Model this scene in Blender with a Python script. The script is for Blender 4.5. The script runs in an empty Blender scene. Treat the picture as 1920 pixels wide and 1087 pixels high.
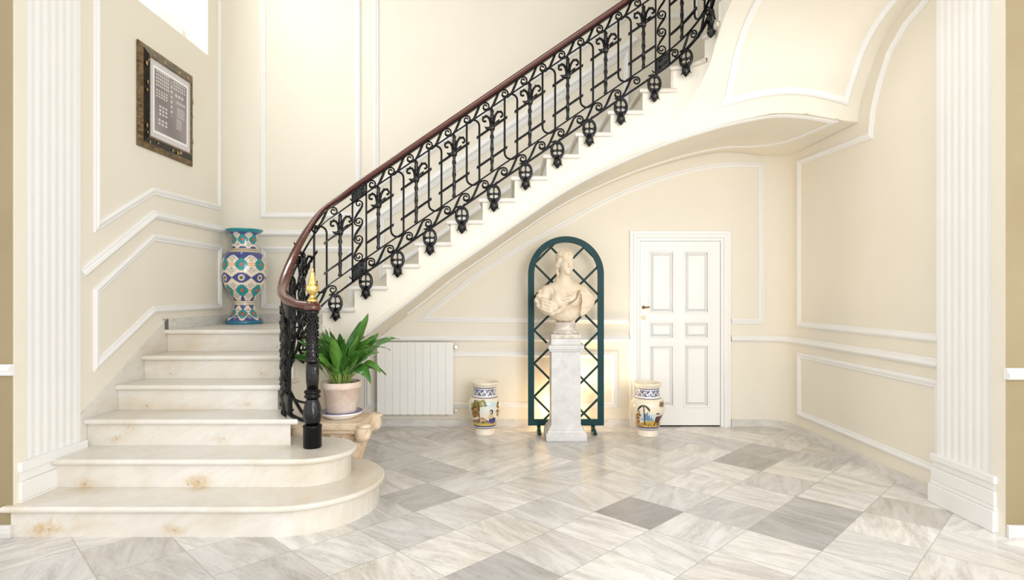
import bpy, bmesh, math, random
import numpy as np
from math import pi, sin, cos, radians, sqrt, atan2
from mathutils import Vector, Matrix

random.seed(7)
SC = bpy.context.scene
COL = SC.collection

# ------------------------------------------------------------------ place: measured frame
F, CX, HZ, CH = 1100.0, 955.0, 552.0, 1.34          # focal (px), vanishing column, horizon row, eye height
YB = 5.991                                          # back wall
XL, XR = -2.78, 2.80                                # side walls of the stair hall
YS = 4.727                                          # outer face of the stair string
YF = 3.245                                          # wall of the outer hall (faces the camera)
RISE = 0.1762
TOP = 6.2

def at_y(u, v, y):      # a point of the plane Y = y
    s = F / y
    return Vector(((u - CX) / s, y, CH + (HZ - v) / s))
def at_x(u, v, x):      # a point of the plane X = x
    s = (u - CX) / x
    return Vector((x, F / s, CH + (HZ - v) / s))

# ------------------------------------------------------------------ mesh builder
class MB:
    def __init__(self):
        self.v, self.f, self.sm = [], [], []
    def add(self, vs, fs, smooth=False):
        b = len(self.v)
        self.v += [tuple(p) for p in vs]
        self.f += [tuple(b + i for i in q) for q in fs]
        self.sm += [smooth] * len(fs)
        return self
    def box(self, x0, x1, y0, y1, z0, z1, bev=0.0):
        if bev <= 0:
            vs = [(x, y, z) for z in (z0, z1) for y in (y0, y1) for x in (x0, x1)]
            return self.add(vs, [(0, 2, 3, 1), (4, 5, 7, 6), (0, 1, 5, 4), (2, 6, 7, 3), (0, 4, 6, 2), (1, 3, 7, 5)])
        bm = bmesh.new()
        bmesh.ops.create_cube(bm, size=1)
        for q in bm.verts:
            q.co = Vector(((x0 + x1) / 2 + q.co.x * (x1 - x0), (y0 + y1) / 2 + q.co.y * (y1 - y0), (z0 + z1) / 2 + q.co.z * (z1 - z0)))
        bmesh.ops.bevel(bm, geom=bm.edges[:], offset=bev, segments=2, affect='EDGES', profile=.6)
        return self.bm(bm)
    def bm(self, bm, smooth=False):
        bm.verts.index_update()
        self.add([q.co[:] for q in bm.verts], [[q.index for q in f.verts] for f in bm.faces], smooth)
        bm.free()
        return self
    def prism(self, poly, z0, z1):          # plan polygon, counter-clockwise, extruded upwards
        n = len(poly)
        vs = [(p[0], p[1], z0) for p in poly] + [(p[0], p[1], z1) for p in poly]
        fs = [tuple(range(n - 1, -1, -1)), tuple(range(n, 2 * n))]
        fs += [(i, (i + 1) % n, n + (i + 1) % n, n + i) for i in range(n)]
        return self.add(vs, fs)
    def layers(self, rings, smooth=False, caps=True, closed=True):    # loft rings of equal length
        n = len(rings[0]); vs = []; fs = []
        for r in rings: vs += list(r)
        m = n if closed else n - 1
        for k in range(len(rings) - 1):
            for i in range(m):
                a, b = k * n + i, k * n + (i + 1) % n
                fs.append((a, b, b + n, a + n))
        b0 = len(self.v)
        self.add(vs, fs, smooth)
        if caps:
            self.f.append(tuple(b0 + i for i in range(n - 1, -1, -1))); self.sm.append(False)
            self.f.append(tuple(b0 + (len(rings) - 1) * n + i for i in range(n))); self.sm.append(False)
        return self
    def lathe(self, prof, n=32, c=(0, 0, 0), smooth=True, mod=None):
        rings = []
        for r, z in prof:
            ring = []
            for i in range(n):
                a = 2 * pi * i / n
                q = r * (mod(a, z) if mod else 1)
                ring.append((c[0] + q * cos(a), c[1] + q * sin(a), c[2] + z))
            rings.append(ring)
        return self.layers(rings, smooth)
    def tube(self, pts, rad, n=6, closed=False, smooth=True, flat=1.0):
        P = [Vector(p) for p in pts]; N = len(P)
        if not hasattr(rad, '__len__'): rad = [rad] * N
        T = []
        for i in range(N):
            a = P[(i - 1) % N] if (closed or i > 0) else P[i]
            b = P[(i + 1) % N] if (closed or i < N - 1) else P[i]
            T.append((b - a).normalized())
        up = Vector((0, 1, 0)) if abs(T[0].y) < .9 else Vector((1, 0, 0))
        x = (up - T[0] * up.dot(T[0])).normalized()
        rings = []
        for i in range(N):
            x = (x - T[i] * x.dot(T[i])).normalized(); y = T[i].cross(x)
            rings.append([P[i] + (x * cos(2 * pi * k / n) * flat + y * sin(2 * pi * k / n)) * rad[i] for k in range(n)])
        if closed:
            rings.append(rings[0])
            return self.layers(rings, smooth, caps=False)
        return self.layers(rings, smooth)
    def sweep(self, pts, normals, w, d, closed=False, prof=None):   # a moulding that lies on a wall: pts on the wall, normals away from it
        P = [Vector(p) for p in pts]; n = len(P)
        if not isinstance(normals, list): normals = [normals] * n
        NR = [Vector(q).normalized() for q in normals]
        if prof is None:
            prof = [(-.5, 0), (-.5, .55), (-.34, .8), (-.2, 1), (.05, .85), (.2, .55), (.36, .6), (.5, .4), (.5, 0)]
        rings = []
        for i in range(n):
            sides = []
            if closed or i > 0:
                t = (P[i] - P[i - 1]).normalized(); sides.append(NR[i].cross(t).normalized())
            if closed or i < n - 1:
                t = (P[(i + 1) % n] - P[i]).normalized(); sides.append(NR[i].cross(t).normalized())
            if len(sides) == 2:
                k = 1 + sides[0].dot(sides[1])
                m = (sides[0] + sides[1]) / max(k, .25)
            else: m = sides[0]
            rings.append([P[i] + m * (q[0] * w) + NR[i] * (q[1] * d) for q in prof])
        if closed: rings.append(rings[0])
        return self.layers(rings, False, caps=not closed)
    def build(self, name, mat, parent=None, loc=None, smooth=None, uvs=None):
        me = bpy.data.meshes.new(name)
        me.from_pydata(self.v, [], self.f)
        me.polygons.foreach_set('use_smooth', [smooth if smooth is not None else s for s in self.sm])
        me.materials.append(mat)
        bm = bmesh.new(); bm.from_mesh(me); bmesh.ops.recalc_face_normals(bm, faces=bm.faces[:]); bm.to_mesh(me); bm.free()
        o = bpy.data.objects.new(name, me); COL.objects.link(o)
        if loc is not None: o.location = loc
        if parent is not None: o.parent = parent
        return o

def tag(o, label, cat, group=None, kind=None):
    o['label'] = label; o['category'] = cat
    if group: o['group'] = group
    if kind: o['kind'] = kind
    return o
def empty(name, loc, rz=0.0):
    o = bpy.data.objects.new(name, None); COL.objects.link(o)
    o.empty_display_size = .1; o.location = loc; o.rotation_euler = (0, 0, rz)
    return o
def lin(c):
    return tuple((x / 12.92 if x <= .04045 else ((x + .055) / 1.055) ** 2.4) for x in (q / 255 for q in c))

# ------------------------------------------------------------------ materials
def mat(name, col, rough=.5, metal=0.0, coat=0.0, spec=.5):
    m = bpy.data.materials.new(name); m.use_nodes = True
    b = m.node_tree.nodes['Principled BSDF']
    b.inputs['Base Color'].default_value = (*col, 1)
    b.inputs['Roughness'].default_value = rough
    b.inputs['Metallic'].default_value = metal
    b.inputs['Coat Weight'].default_value = coat
    b.inputs['Coat Roughness'].default_value = .08
    b.inputs['Specular IOR Level'].default_value = spec
    return m
class NT:
    def __init__(self, m):
        self.t = m.node_tree; self.b = self.t.nodes['Principled BSDF']
    def n(self, typ, **kw):
        x = self.t.nodes.new(typ)
        for k, q in kw.items():
            if k.startswith('_'): setattr(x, k[1:], q)
            else:
                key = int(k[1:]) if k[0] == 'i' and k[1:].isdigit() else k.replace('__', ' ')
                if hasattr(q, 'is_output'): self.t.links.new(q, x.inputs[key])
                else: x.inputs[key].default_value = q
        return x
    def link(self, a, b): self.t.links.new(a, b)
    def ramp(self, fac, stops):
        x = self.n('ShaderNodeValToRGB'); self.link(fac, x.inputs[0])
        e = x.color_ramp.elements
        while len(e) < len(stops): e.new(.5)
        for q, (p, c) in zip(e, stops):
            q.position = p; q.color = (*c, 1) if len(c) == 3 else c
        return x.outputs[0]
    def mix(self, fac, a, b, mode='MIX'):
        x = self.n('ShaderNodeMix', _data_type='RGBA', _blend_type=mode)
        for q, s in ((fac, x.inputs[0]), (a, x.inputs[6]), (b, x.inputs[7])):
            if hasattr(q, 'is_output'): self.link(q, s)
            else: s.default_value = q if not hasattr(q, '__len__') else (*q, 1)
        return x.outputs[2]
    def math(self, op, a, b=0.0, c=0.0, clamp=False):
        x = self.n('ShaderNodeMath', _operation=op, _use_clamp=clamp)
        for q, s in zip((a, b, c), x.inputs):
            if hasattr(q, 'is_output'): self.link(q, s)
            else: s.default_value = q
        return x.outputs[0]
    def pos(self): return self.n('ShaderNodeNewGeometry').outputs['Position']
    def obj(self): return self.n('ShaderNodeTexCoord').outputs['Object']
    def noise(self, vec, scale, detail=4, rough=.55, dist=0.0):
        return self.n('ShaderNodeTexNoise', Vector=vec, Scale=scale, Detail=detail, Roughness=rough, Distortion=dist).outputs[0]
    def scale(self, vec, s):
        x = self.n('ShaderNodeMapping', Vector=vec); x.inputs['Scale'].default_value = s
        return x.outputs[0]
    def color(self, c): self.link(c, self.b.inputs['Base Color'])
    def bump(self, h, strength=.2, dist=.01):
        x = self.n('ShaderNodeBump', Height=h, Strength=strength, Distance=dist)
        self.link(x.outputs[0], self.b.inputs['Normal'])

def mottled(name, c0, c1, scale, rough=.5, bump=0.0, bscale=None, coat=0.0, detail=5, dist=0.0, stretch=None, metal=0.0):
    m = mat(name, c0, rough, metal, coat); t = NT(m)
    p = t.obj()
    if stretch: p = t.scale(p, stretch)
    f = t.noise(p, scale, detail, .6, dist)
    t.color(t.ramp(f, [(.3, c0), (.7, c1)]))
    if bump: t.bump(t.noise(p, bscale or scale * 4, 4), bump, .01)
    return m

M = {}
M['wall'] = mottled('cream_paint', (.79, .74, .632), (.815, .77, .668), 1.3, .6, .05, 60)
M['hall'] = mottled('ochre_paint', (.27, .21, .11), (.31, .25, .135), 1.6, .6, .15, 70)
M['trim'] = mottled('white_gloss_paint', (.82, .815, .80), (.84, .835, .825), 3, .38)
M['plaster'] = mottled('pale_plaster_paint', (.80, .735, .615), (.83, .77, .66), 1.1, .6, .04, 50)
M['iron'] = mottled('black_iron', (.0012, .0012, .0016), (.004, .004, .005), 40, .24, .12, 120)
M['casting'] = mottled('black_cast_iron', (.0012, .0012, .0016), (.005, .005, .006), 60, .13, .35, 40)
for k, q in (('iron', .22), ('casting', .45)): M[k].node_tree.nodes['Principled BSDF'].inputs['Specular IOR Level'].default_value = q
M['mahogany'] = mottled('polished_mahogany', (.060, .010, .004), (.115, .021, .008), 9, .22, coat=.8, stretch=(3, 3, 14))
M['agedbrass'] = mottled('aged_brass', (.16, .10, .035), (.30, .19, .06), 60, .35, metal=.8)
M['brass'] = mottled('polished_brass', (.86, .60, .18), (.92, .68, .26), 20, .16, metal=1.0)
M['green'] = mottled('dark_green_paint', (.006, .042, .050), (.010, .056, .064), 8, .45)
M['slat'] = mottled('dark_green_slat', (.012, .035, .032), (.022, .052, .045), 12, .55)
for k in ('green', 'slat'): M[k].node_tree.nodes['Principled BSDF'].inputs['Specular IOR Level'].default_value = .2
M['terracotta'] = mottled('limewashed_terracotta', (.70, .50, .39), (.84, .73, .64), 9, .8, .2, 60)
M['soil'] = mottled('soil', (.03, .02, .012), (.09, .06, .035), 50, .95, .8, 90)
M['enamel'] = mat('white_glaze', (.86, .85, .82), .15, coat=.5)
M['blueglaze'] = mat('blue_glaze', (.03, .04, .22), .15, coat=.5)
M['radiator'] = mat('white_radiator_enamel', (.86, .86, .84), .3)
M['chrome'] = mat('chrome', (.75, .74, .72), .18, 1.0)
M['darkhole'] = mat('dark_gap', (.012, .01, .008), .9)
M['gilt'] = mottled('antiqued_gilt_wood', (.05, .032, .016), (.27, .175, .08), 45, .45, .4, 60, metal=.25, stretch=(1, .35, 1))
M['lacquer'] = mottled('black_lacquer_with_gilt', (.006, .005, .004), (.012, .009, .006), 20, .22)
M['matboard'] = mottled('grey_passepartout', (.60, .585, .60), (.66, .64, .65), 14, .8)
M['skirt'] = mottled('grey_veined_marble', (.58, .56, .53), (.78, .76, .72), 5, .3, dist=1.5, stretch=(1, 1, 3))
M['pedestal'] = mottled('weathered_grey_marble', (.58, .575, .57), (.74, .735, .725), 7, .5, .12, 50, dist=1.2)
M['socle'] = mottled('veined_brownish_marble', (.50, .42, .35), (.80, .76, .70), 16, .45, dist=1.0)
M['bust'] = mottled('aged_cream_marble', (.70, .57, .41), (.82, .73, .59), 10, .5, .12, 70)
M['capital'] = mottled('carved_tan_stone', (.60, .44, .29), (.80, .68, .52), 8, .75, .35, 40)

def leaf_material():
    m = mat('leaf', (.03, .12, .012), .32, coat=.3); t = NT(m)
    oi = t.n('ShaderNodeObjectInfo').outputs['Random']
    uv = t.n('ShaderNodeTexCoord').outputs['UV']
    sx = t.n('ShaderNodeSeparateXYZ', Vector=uv)
    stripe = t.math('SINE', t.math('MULTIPLY', sx.outputs[0], 70.0))
    c = t.ramp(oi, [(0, (.022, .105, .012)), (.5, (.045, .17, .018)), (1, (.115, .27, .035))])
    c = t.mix(t.math('MULTIPLY_ADD', stripe, .1, .12, True), c, (.16, .34, .07))
    tip = t.ramp(sx.outputs[1], [(0, (0, 0, 0)), (.93, (0, 0, 0)), (1, (.6, .6, .6))])
    c = t.mix(tip, c, (.35, .22, .05))
    t.color(c)
    return m
M['leaf'] = leaf_material()
M['stalk'] = mottled('leaf_stalk', (.22, .34, .07), (.36, .46, .14), 12, .45)

def painted(name, rough=.18, coat=.4):
    m = mat(name, (.8, .8, .8), rough, coat=coat); t = NT(m)
    a = t.n('ShaderNodeAttribute', _attribute_name='paint')
    n = t.noise(t.obj(), 30, 4)
    t.color(t.mix(t.math('MULTIPLY', n, .22), a.outputs[0], (.75, .72, .66), 'MULTIPLY'))
    return m
M['majolica'] = painted('painted_glazed_ceramic')
M['print'] = painted('printed_paper', .75, 0)

def floor_material():
    m = mat('floor_marble', (.7, .7, .7), .22); t = NT(m)
    a = t.n('ShaderNodeAttribute', _attribute_name='tile')
    sep = t.n('ShaderNodeSeparateColor', Color=a.outputs[0])
    tone, ang, seed = sep.outputs[0], sep.outputs[1], sep.outputs[2]
    p = t.pos()
    off = t.n('ShaderNodeVectorMath', _operation='ADD')
    t.link(p, off.inputs[0])
    cmb = t.n('ShaderNodeCombineXYZ', X=t.math('MULTIPLY', seed, 37.0), Y=t.math('MULTIPLY', ang, 53.0), Z=t.math('MULTIPLY', seed, 11.0))
    t.link(cmb.outputs[0], off.inputs[1])
    rot = t.n('ShaderNodeVectorRotate', _rotation_type='Z_AXIS', Vector=off.outputs[0], Angle=t.math('MULTIPLY', ang, 6.283))
    q = t.scale(rot.outputs[0], (1.0, 5.0, 1.0))
    big = t.noise(q, 2.6, 6, .62, .7)
    fine = t.noise(t.scale(rot.outputs[0], (2.0, 9.0, 1.0)), 3.0, 8, .7, 1.6)
    vein = t.ramp(fine, [(.42, (0, 0, 0)), (.5, (1, 1, 1)), (.58, (0, 0, 0))])
    light = t.ramp(tone, [(0, (.30, .292, .29)), (.35, (.50, .49, .485)), (.7, (.72, .71, .70)), (1, (.85, .835, .795))])
    dark = t.mix(.5, light, (.40, .385, .37), 'MULTIPLY')
    c = t.mix(t.ramp(big, [(.42, (0, 0, 0)), (.72, (.8, .8, .8))]), light, dark)
    veinf = t.math('MULTIPLY', vein, t.math('MULTIPLY', t.ramp(big, [(.35, (0, 0, 0)), (.65, (1, 1, 1))]), .42))
    c = t.mix(veinf, c, (.30, .275, .25))
    warm = t.ramp(t.noise(off.outputs[0], 1.1, 3), [(.5, (0, 0, 0)), (.75, (.5, .5, .5))])
    c = t.mix(warm, c, (.80, .72, .58), 'MULTIPLY')
    uv = t.n('ShaderNodeSeparateXYZ', Vector=t.n('ShaderNodeUVMap', _uv_map='UVMap').outputs[0])
    def edge(x):
        return t.math('MINIMUM', x, t.math('SUBTRACT', 1.0, x))
    e = t.math('MINIMUM', edge(uv.outputs[0]), edge(uv.outputs[1]))
    g = t.ramp(e, [(.0, (1, 1, 1)), (.006, (.9, .9, .9)), (.011, (0, 0, 0))])
    c = t.mix(t.math('MULTIPLY', g, .55), c, (.30, .28, .25))
    t.color(c)
    r = t.n('ShaderNodeMapRange', Value=t.noise(p, 5, 4)); r.inputs[3].default_value = .16; r.inputs[4].default_value = .34
    t.link(r.outputs[0], t.b.inputs['Roughness'])
    return m
M['floor'] = floor_material()

def stair_material(spots):
    m = mat('stair_marble', (.8, .75, .66), .28); t = NT(m)
    p = t.pos()
    rt = t.n('ShaderNodeVectorRotate', _rotation_type='Y_AXIS', Vector=p, Angle=.5)
    n = t.noise(t.scale(rt.outputs[0], (1.0, 1.6, 2.0)), 1.8, 6, .6, 1.2)
    c = t.ramp(n, [(.3, (.655, .62, .555)), (.5, (.725, .705, .66)), (.75, (.66, .61, .52))])
    fine = t.noise(t.scale(rt.outputs[0], (1.2, 2, 5)), 1.8, 8, .65, 1.6)
    vein = t.ramp(fine, [(.46, (0, 0, 0)), (.5, (.35, .35, .35)), (.54, (0, 0, 0))])
    c = t.mix(vein, c, (.62, .58, .50))
    sep = t.n('ShaderNodeSeparateXYZ', Vector=p)
    gold = t.ramp(t.noise(t.scale(p, (.8, 1.2, 1.6)), 1.5, 4, .5, .4), [(.5, (0, 0, 0)), (.75, (.5, .5, .5))])
    c = t.mix(gold, c, (.76, .60, .36), 'MULTIPLY')
    warp = t.noise(p, 9, 5, .65)
    tot = None; hole = None
    for (x, y, z, r, k) in spots:
        d = t.n('ShaderNodeVectorMath', _operation='SUBTRACT'); t.link(p, d.inputs[0]); d.inputs[1].default_value = (x, y, z)
        sc = t.scale(d.outputs[0], (.55, .6, 1.0))
        L = t.n('ShaderNodeVectorMath', _operation='LENGTH'); t.link(sc, L.inputs[0])
        q = t.math('MULTIPLY_ADD', t.math('SUBTRACT', warp, .5), r * 1.5, L.outputs['Value'])
        s = t.n('ShaderNodeMapRange', Value=q, _interpolation_type='SMOOTHSTEP'); s.inputs[1].default_value = r; s.inputs[2].default_value = 0.0
        s.inputs[3].default_value = 0.0; s.inputs[4].default_value = k
        if k >= .5 and r < .11:
            L2 = t.n('ShaderNodeVectorMath', _operation='LENGTH'); t.link(d.outputs[0], L2.inputs[0])
            e = t.n('ShaderNodeMapRange', Value=L2.outputs['Value']); e.inputs[1].default_value = .007; e.inputs[2].default_value = .003; e.inputs[3].default_value = 0.0; e.inputs[4].default_value = .5
            hole = e.outputs[0] if hole is None else t.math('MAXIMUM', hole, e.outputs[0])
        tot = s.outputs[0] if tot is None else t.math('MAXIMUM', tot, s.outputs[0])
    brk = t.ramp(t.noise(p, 22, 6, .7), [(.36, (.25, .25, .25)), (.62, (1, 1, 1))])
    c = t.mix(t.math('MULTIPLY', t.math('POWER', tot, 1.4), t.math('MULTIPLY', brk, .85)), c, (.50, .30, .075))
    if hole is not None: c = t.mix(hole, c, (.10, .06, .03))
    t.color(c)
    return m
# ------------------------------------------------------------------ floor: square marble tiles laid diagonally
def make_floor():
    P = .3915; U0, W0 = 2.147, 2.188; c = cos(pi / 4)
    known = {(2, -1): .05, (0, 2): .36, (1, 3): .42, (3, -3): .22, (4, -3): .3, (-1, 0): .97, (1, 1): .93, (0, 0): .8, (1, 0): .72,
             (1, -1): .86, (-1, -1): .34, (0, 1): .72, (6, -1): .22, (7, -1): .3, (6, -2): .98, (2, 0): .64, (0, -1): .7, (2, -2): .72,
             (3, -1): .6, (-1, 2): .55, (2, 1): .72, (-1, 1): .62, (3, -2): .45, (5, -3): .82, (4, -4): .9, (-2, 1): .78, (-2, 2): .84, (5, -4): .55, (2, 2): .8, (3, 1): .62}
    vs, fs, uv, tile = [], [], [], []
    rnd = random.Random(3)
    for i in range(-14, 14):
        for j in range(-16, 18):
            u0, w0 = U0 + i * P, W0 + j * P
            cs = [(u0, w0), (u0 + P, w0), (u0 + P, w0 + P), (u0, w0 + P)]
            pts = [(u * c - w * c, u * c + w * c) for u, w in cs]
            mx = sum(p[0] for p in pts) / 4; my = sum(p[1] for p in pts) / 4
            r = (rnd.random(), rnd.random(), rnd.random())
            if not (-5.2 < mx < 5.2 and -1.6 < my < 6.3): continue
            tone = known.get((i, j), .52 + .42 * r[0])
            b = len(vs)
            vs += [(p[0], p[1], 0) for p in pts]; fs.append((b, b + 1, b + 2, b + 3))
            uv += [(0, 0), (1, 0), (1, 1), (0, 1)]
            a = (0.125 if r[1] < .6 else .375) + (r[2] - .5) * .12
            tile += [(tone, a % 1, r[2], 1)] * 4
    me = bpy.data.meshes.new('floor'); me.from_pydata(vs, [], fs); me.materials.append(M['floor'])
    l = me.uv_layers.new(name='UVMap'); l.data.foreach_set('uv', [x for q in uv for x in q])
    at = me.attributes.new('tile', 'FLOAT_COLOR', 'CORNER'); at.data.foreach_set('color', [x for q in tile for x in q])
    o = bpy.data.objects.new('floor', me); COL.objects.link(o)
    return tag(o, 'floor of square grey and white marble tiles laid diagonally', 'floor', kind='structure')
make_floor()

# ------------------------------------------------------------------ walls
RL, RR = .30, .27
def arc(cx, cy, r, a0, a1, n=8):
    return [(cx + r * cos(radians(a0 + (a1 - a0) * k / n)), cy + r * sin(radians(a0 + (a1 - a0) * k / n))) for k in range(n + 1)]
LCOR = arc(XL + RL, YB - RL, RL, 180, 90)
RCOR = arc(XR - RR, YB - RR, RR, 90, 0)

def struct(o, label, cat): return tag(o, label, cat, kind='structure')

def wall_ribbon(name, path, z0, z1, m):
    b = MB(); n = len(path)
    b.add([(x, y, z0) for x, y in path] + [(x, y, z1) for x, y in path], [(i, i + 1, n + i + 1, n + i) for i in range(n - 1)])
    o = b.build(name, m)
    return o
o = wall_ribbon('wall_back', LCOR + RCOR, 0, TOP, M['wall']); struct(o, 'cream painted back wall behind the staircase and the door', 'wall')
o.data.polygons.foreach_set('use_smooth', [True] * len(o.data.polygons))
struct(wall_ribbon('wall_right', [(XR, YB - RR), (XR, YF)], 0, TOP, M['wall']), 'cream painted wall on the right of the stair hall', 'wall')

# left wall with the opening of the high window
WY0, WY1, WZ0, WZ1 = 4.22, 5.41, 3.545, 5.2
b = MB()
def quad(y0, y1, z0, z1): b.add([(XL, y0, z0), (XL, y1, z0), (XL, y1, z1), (XL, y0, z1)], [(0, 1, 2, 3)])
quad(YF, WY0, 0, TOP); quad(WY1, YB - RL, 0, TOP); quad(WY0, WY1, 0, WZ0); quad(WY0, WY1, WZ1, TOP)
XO = XL - .27
for y in (WY0, WY1): b.add([(XL, y, WZ0), (XO, y, WZ0), (XO, y, WZ1), (XL, y, WZ1)], [(0, 1, 2, 3)])
for z in (WZ0, WZ1): b.add([(XL, WY0, z), (XO, WY0, z), (XO, WY1, z), (XL, WY1, z)], [(0, 1, 2, 3)])
struct(b.build('wall_left', M['wall']), 'cream painted wall on the left beside the lowest steps', 'wall')

def window():
    w = empty('window_1', (XO + .03, (WY0 + WY1) / 2, WZ0))
    struct(w, 'bright window high in the left wall above the framed picture', 'window')
    x0, x1 = XO - .02, XO + .04
    lx, ly, lz = w.location
    def part(name, boxes, m):
        q = MB()
        for (a0, a1, c0, c1, d0, d1) in boxes: q.box(a0 - lx, a1 - lx, c0 - ly, c1 - ly, d0 - lz, d1 - lz, .006)
        return q.build(name, m, w)
    part('window_frame', [(x0, x1, WY0, WY1, WZ0, WZ0 + .03), (x0, x1, WY0, WY0 + .05, WZ0, WZ1), (x0, x1, WY1 - .025, WY1, WZ0, WZ1),
                          (x0, x1, WY0, WY1, WZ1 - .05, WZ1), (x0, x1, 5.02, 5.07, WZ0, WZ1)], M['trim'])
    part('sash', [(x0 + .01, x1 + .02, 5.07, WY1 - .03, WZ0 + .03, WZ0 + .275), (x0 + .01, x1 + .02, WY0 + .05, 5.02, WZ0 + .03, WZ0 + .1)], M['trim'])
    g = mat('window_glass', (1, 1, 1), .02); t = NT(g)
    tr = t.n('ShaderNodeBsdfTransparent'); gl = t.n('ShaderNodeBsdfGlossy'); gl.inputs['Roughness'].default_value = .02
    mx = t.n('ShaderNodeMixShader'); mx.inputs[0].default_value = .06
    t.link(tr.outputs[0], mx.inputs[1]); t.link(gl.outputs[0], mx.inputs[2])
    t.link(mx.outputs[0], t.t.nodes['Material Output'].inputs[0])
    part('pane', [(XO + .006, XO + .012, 5.0701, WY1 - .026, WZ0 + .27, WZ1 - .05)], g)
    part('pane', [(XO + .006, XO + .012, WY0 + .05, 5.0199, WZ0 + .08, WZ1 - .05)], g)
window()

# walls of the outer hall, which face the camera
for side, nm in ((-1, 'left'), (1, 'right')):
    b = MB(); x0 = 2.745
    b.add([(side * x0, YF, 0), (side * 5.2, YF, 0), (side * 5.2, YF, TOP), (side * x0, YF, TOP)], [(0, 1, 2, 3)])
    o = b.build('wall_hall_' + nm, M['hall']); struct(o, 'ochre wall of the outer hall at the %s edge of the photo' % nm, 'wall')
    b = MB()
    b.add([(side * x0, YF, 0), (side * x0, YF + .09, 0), (side * x0, YF + .09, TOP), (side * x0, YF, TOP)], [(0, 1, 2, 3)])
    b.add([(side * x0, YF + .09, 0), (side * 2.82, YF + .09, 0), (side * 2.82, YF + .09, TOP), (side * x0, YF + .09, TOP)], [(0, 1, 2, 3)])
    struct(b.build('trim_%d' % (40 + (side > 0)), M['wall']), 'narrow cream jamb strip in front of the %s fluted pilaster' % nm, 'jamb')
    b = MB()
    z = CH + (HZ - (700 if side > 0 else 693)) / 339
    b.sweep([(side * (x0 - .01), YF, z), (side * 5.2, YF, z)], (0, -1, 0), .062, .045)
    struct(b.build('trim_%d' % (42 + (side > 0)), M['trim']), 'short white chair rail end on the ochre wall at the %s edge' % nm, 'moulding')
    b = MB(); b.box(min(side * x0, side * 5.2), max(side * x0, side * 5.2), YF - .022, YF, 0, .07, .004)
    struct(b.build('baseboard_hall_' + nm, M['skirt']), 'grey marble skirting of the ochre hall wall at the %s edge' % nm, 'baseboard')

b = MB(); b.add([(-2.9, YF, TOP - .01), (2.9, YF, TOP - .01), (2.9, YB + .1, TOP - .01), (-2.9, YB + .1, TOP - .01)], [(0, 1, 2, 3)])
struct(b.build('ceiling', M['trim']), 'white ceiling of the stair hall', 'ceiling')
b = MB(); HC = 4.3
b.add([(-5.2, -1.6, HC), (5.2, -1.6, HC), (5.2, YF, HC), (-5.2, YF, HC)], [(0, 1, 2, 3)])
struct(b.build('ceiling_hall', M['trim']), 'white ceiling of the outer hall', 'ceiling')
b = MB(); b.add([(-2.75, YF, HC), (2.75, YF, HC), (2.75, YF, TOP), (-2.75, YF, TOP)], [(0, 1, 2, 3)])
struct(b.build('wall_header', M['wall']), 'cream wall above the wide opening between the halls', 'wall')
# fluted pilasters
def pilaster(side, zb):
    y0, y1 = (3.32, 3.78); xf, xw = 2.755, 2.805
    if side < 0: y0, y1, xw = 3.29, 3.77, 2.785
    root = empty('trim_%d' % (44 + (side > 0)), (side * xw, (y0 + y1) / 2, 0))
    struct(root, 'tall white fluted pilaster on the %s of the stair hall' % ('left' if side < 0 else 'right'), 'pilaster')
    n = 7; m = .03; w = (y1 - y0 - 2 * m) / n
    prof = [(xw, y0), (xf, y0)]
    for k in range(n):
        a = y0 + m + k * w
        for s in range(7):
            q = s / 6
            prof.append((xf + .0030 * sin(pi * q), a + w * (.13 + .74 * q)))
    prof += [(xf, y1), (xw, y1)]
    poly = [(side * p[0] - root.location.x, p[1] - root.location.y) for p in prof]
    if side > 0: poly = poly[::-1]
    b = MB(); b.prism(poly, zb, TOP); b.build('fluted_shaft', M['trim'], root)
    b = MB(); cy = root.location.y
    for (px, ya, za, zc) in ((.037, .035, 0, zb * .38), (.026, .030, zb * .38, zb * .46), (.024, .026, zb * .46, zb * .72), (.012, .02, zb * .72, zb * .86), (.028, .03, zb * .86, zb)):
        xa = side * (xf - px) - root.location.x; xb = side * xw - root.location.x
        b.box(min(xa, xb), max(xa, xb), y0 - ya + (.02 if side < 0 else .012) - cy, y1 + ya - cy, za, zc, .006)
    b.build('base', M['trim'], root)
pilaster(-1, .40); pilaster(1, .315)

# ------------------------------------------------------------------ mouldings
tn = [0]
def moulding(pts, nrm, label, w=.055, d=.02, closed=False, prof=None, m='trim'):
    tn[0] += 1
    b = MB(); b.sweep(pts, nrm, w, d, closed, prof)
    return struct(b.build('trim_%d' % tn[0], M[m]), label, 'moulding')
B = lambda u, v: at_y(u, v, YB)
L = lambda u, v: at_x(u, v, XL)
R = lambda u, v: at_x(u, v, XR)
NB, NL, NRT = (0, -1, 0), (1, 0, 0), (-1, 0, 0)

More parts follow.
